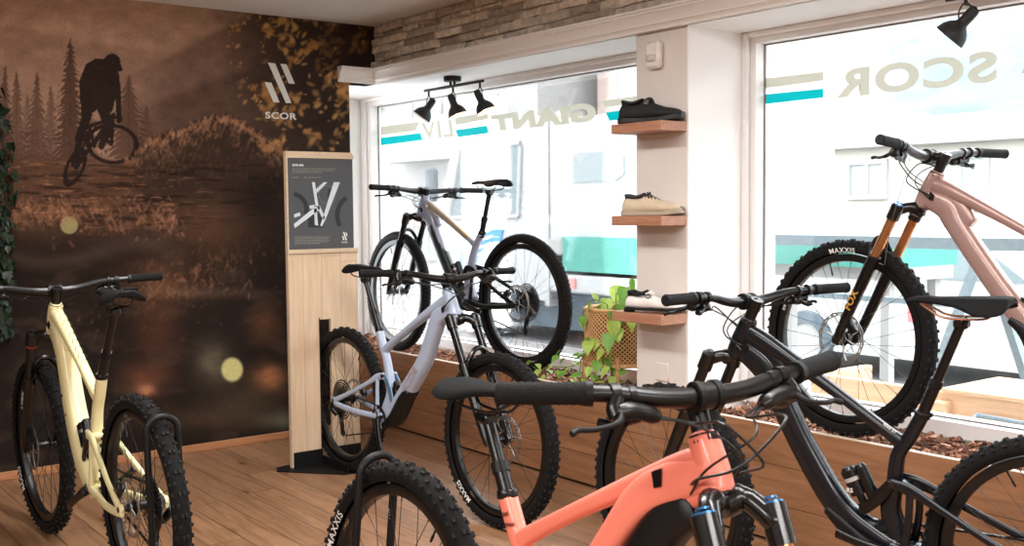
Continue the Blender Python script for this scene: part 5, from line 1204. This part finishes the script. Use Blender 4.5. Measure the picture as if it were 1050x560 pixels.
# left window houses
h4 = house('white apartment building with dark windows and balconies seen left of the truck', -22, -10.2, 9.5, 16, 9, wallw, [(a, a + 1.1, z_, z_ + 1.5) for a in (-17.2, -14.6, -12.6) for z_ in (.3, 3.0, 5.6)])
loc_part('balcony', MB().box((-15.0, 8.9, 2.4), (-11.0, 9.5, 2.55)).box((-15.0, 8.88, 2.55), (-11.0, 8.92, 3.3)), frm, h4, False)
loc_part('red_shop_sign', MB().box((-14.6, 9.44, 1.0), (-13.2, 9.5, 1.35)), mat('faded_red_sign', (210, 140, 132), .6), h4, False)
h5 = house('pink rendered building with shuttered windows behind the truck', -9.6, -6.9, 10.5, 16, 7, pink, [(a, a + .8, z_, z_ + 1.3) for a in (-9.0, -7.9) for z_ in (2.6, 4.6)])
# wooded slope
def slope():
    n_, m_ = 110, 30; xs = np.linspace(-90, 110, n_); ys = np.linspace(45, 150, m_); X_, Y_ = np.meshgrid(xs, ys)
    Z_ = (Y_ - 45) * .42 + 10 * fbm(X_ / 30, Y_ / 30, 7) - 6 + 2.4 * fbm(X_ / 2.2, Y_ / 3, 8) + np.clip((X_ + 20) * .04, -2, 4)
    F = [(j * n_ + i, j * n_ + i + 1, (j + 1) * n_ + i + 1, (j + 1) * n_ + i) for j in range(m_ - 1) for i in range(n_ - 1)]
    mb = MB(); mb.add(np.column_stack([X_.ravel(), Y_.ravel(), Z_.ravel()]), F); return mb
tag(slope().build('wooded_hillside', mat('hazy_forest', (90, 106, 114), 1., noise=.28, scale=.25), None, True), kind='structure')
# truck
tw = mat('truck_white_paint', (158, 160, 160), .5, noise=.01); tgl = mat('truck_glass', (104, 118, 120), .5, noise=.1, scale=2); tdk = mat('truck_underside', (72, 84, 92), .7, noise=.2, scale=4)
tk = thing('delivery_truck', 'white delivery truck parked outside the left window', 'truck', (-3, 4, GZ))
TY = 3.9
loc_part('cargo_box', MB().bbox((-3.05, TY - .02, .95), (1.0 - 2.0, TY + 2.2, 2.30), .04), tw, tk, False)
loc_part('cargo_box_seam', MB().box((-3.1, TY - .03, .3), (-3.03, TY + 2.0, 2.32)), frm, tk, False)
loc_part('cab', MB().prism([(-5.25, .55), (-3.12, .35), (-3.12, 2.26), (-3.5, 2.36), (-4.55, 2.34), (-4.86, 2.16), (-5.2, 1.35)], TY, TY + 2.05, 'xz'), tw, tk, False)
loc_part('cab_window', MB().prism([(-4.92, 1.28), (-3.62, 1.30), (-3.56, 2.02), (-3.62, 2.07), (-4.66, 2.05)], TY - .012, TY + .01, 'xz'), tgl, tk, False)
wf = MB()
for a_, b_ in (((-4.95, 1.25), (-3.58, 1.27)), ((-3.58, 1.27), (-3.53, 2.05)), ((-3.53, 2.08), (-4.70, 2.08)), ((-4.70, 2.08), (-4.96, 1.25))): wf.cyl((a_[0], TY - .014, a_[1]), (b_[0], TY - .014, b_[1]), .028, .028, 8)
loc_part('window_frame', wf, frm, tk); loc_part('mirror', MB().bbox((-5.05, TY - .3, 1.45), (-4.9, TY - .18, 1.85), .03), tdk, tk)
loc_part('teal_tarp', MB().box((-2.78, TY - .05, .70), (-1.02, TY + 2.1, 1.06)), mat('teal_tarp', (60, 132, 120), .6, noise=.08, scale=3), tk, False)
loc_part('side_rail', MB().bbox((-3.0, TY - .06, .47), (-1.02, TY + 2.1, .66), .02), tw, tk, False)
loc_part('red_marker_plate', MB().box((-2.8, TY - .075, .52), (-2.55, TY - .06, .62)), mat('marker_red', (196, 120, 116), .5), tk, False)
loc_part('vent_box', MB().bbox((-3.0, TY - .07, .86), (-2.78, TY + .05, 1.04), .02), conc, tk, False)
loc_part('chassis', MB().box((-5.1, TY + .15, .05), (-1.1, TY + 1.9, .5)), tdk, tk, False)
loc_part('vehicle_reflection', MB().prism([(-2.62, 1.62), (-1.98, 1.62), (-1.86, 1.68), (-1.86, 1.86), (-1.98, 1.92), (-2.62, 1.92)], TY - .035, TY - .02, 'xz'), mat('reflection_tint', (128, 138, 140), .5, noise=.1), tk, False)  # reflection of another vehicle, painted on the box as a tinted panel
for x_ in (-4.45, -2.2):
    w_ = loc_part('wheel', MB().lathe([(.16, -.1), (.33, -.1), (.36, -.05), (.36, .1), (.16, .1)], 'y', 36, (x_, TY + .12, .21), closed=True), tdk, tk); MB().lathe([(0, -.06), (.17, -.07), (.18, .05), (0, .05)], 'y', 24, (x_, TY + .12, .21)).build('hub_cap', conc, w_)
sg = loc_part('blue_sign', MB().prism([(-4.75, .60), (-3.98, .74), (-3.80, 1.36), (-4.62, 1.18)], TY - .02, TY - .008, 'xz'), mat('sign_blue', (60, 126, 196), .5), tk, False)
text_on('MAIER', (-4.55, TY - .022, 1.02), (.975, 0, .21), (-.12, 0, .99), .17, .03, width=.66).build('sign_lettering', white_ink, sg, False)
for k in range(3): MB().prism([(-4.55 + .03 * k, .93 - k * .08), (-4.05, 1.03 - k * .08), (-4.05, 1.06 - k * .08), (-4.55 + .03 * k, .96 - k * .08)], TY - .024, TY - .021, 'xz').build('sign_line', white_ink, sg, False)
# parked car beyond the right window
car = thing('parked_car', 'white hatchback parked outside behind the steel trestle', 'car', (.9, 4.6, GZ))
cy0, cy1 = 4.5, 6.2
loc_part('body', MB().prism([(-.75, .08), (2.9, .08), (3.0, .45), (2.9, .66), (2.1, .74), (1.5, 1.10), (.1, 1.14), (-.5, .78), (-.78, .66)], cy0, cy1, 'xz'), tw, car, False)
loc_part('side_window', MB().prism([(-.32, .76), (.58, .76), (.58, 1.07), (.12, 1.07)], cy0 - .01, cy0 + .01, 'xz'), tgl, car, False); loc_part('side_window', MB().prism([(.66, .76), (1.85, .76), (1.45, 1.04), (.66, 1.07)], cy0 - .01, cy0 + .01, 'xz'), tgl, car, False)
loc_part('tail_light', MB().box((.86, cy0 - .02, .40), (1.05, cy0 + .01, .60)), mat('tail_light_red', (200, 90, 90), .3), car, False)
for x_ in (-.15, 2.3):
    w_ = loc_part('wheel', MB().lathe([(.17, -.08), (.27, -.08), (.29, -.04), (.29, .1), (.17, .1)], 'y', 32, (x_, cy0 + .05, .14), closed=True), tdk, car); MB().lathe([(0, -.05), (.18, -.06), (.18, .05), (0, .05)], 'y', 20, (x_, cy0 + .05, .14)).build('hub_cap', conc, w_)
# steel trestle rack right outside
rk = thing('steel_trestle', 'blue grey steel trestle rack standing outside the right window', 'rack', (2.6, 1.6, GZ)); gs = mat('trestle_steel', (120, 136, 144), .5, metal=.2, noise=.08)
loc_part('top_beam', MB().box((1.35, 1.57, 1.13), (3.9, 1.63, 1.19)), gs, rk, False); loc_part('lower_beam', MB().box((1.35, 1.58, .84), (3.9, 1.62, .87)), gs, rk, False)
for x_ in (3.08, 1.62):
    for a_, b_ in (((x_, 1.59, 1.14), (x_ - .34, 1.35, GZ)), ((x_, 1.61, 1.14), (x_ + .30, 1.9, GZ))):
        loc_part('leg', MB().tube([a_, b_], .027, 4), gs, rk, False)
tp_ = MB().box((.9, 2.2, .98), (2.2, 2.9, 1.13)).build('folded_tarp', MATS['teal_tarp'], None, False); tag(tp_, 'teal tarpaulin laid on a cart outside the right window', 'tarp')
ct = MB().box((.9, 2.25, .9), (2.2, 2.85, .98)); 
for x_ in (1.0, 2.1):
    for y_ in (2.3, 2.8): ct.box((x_ - .03, y_ - .03, GZ), (x_ + .03, y_ + .03, .9))
tag(ct.build('work_cart', conc, None, False), 'grey cart under the teal tarpaulin outside', 'cart')
# wooden bench box under the window, outside
bn = thing('wooden_bench', 'light wooden bench box standing outside under the right window', 'bench', (3.8, .8, GZ))
loc_part('bench_board', MB().bbox((2.7, .76, .28), (6.2, .80, .565), .004), bench_wood, bn, False); loc_part('bench_top', MB().bbox((3.38, .74, .565), (6.2, 1.2, .585), .004), bench_wood, bn, False)
loc_part('block', MB().bbox((3.36, .70, .40), (3.42, .76, .53), .004), bench_wood, bn, False); loc_part('bench_side', MB().bbox((2.7, .80, GZ), (2.74, 1.2, .565), .004), bench_wood, bn, False)
hk = MB().tube(catmull([(3.56, .70, .50), (3.56, .66, .47), (3.58, .65, .42), (3.60, .67, .40)], 4), .010, 8).tube([(3.56, .70, .50), (3.95, .66, .50)], .010, 8)
loc_part('metal_hook', hk, gs, bn)
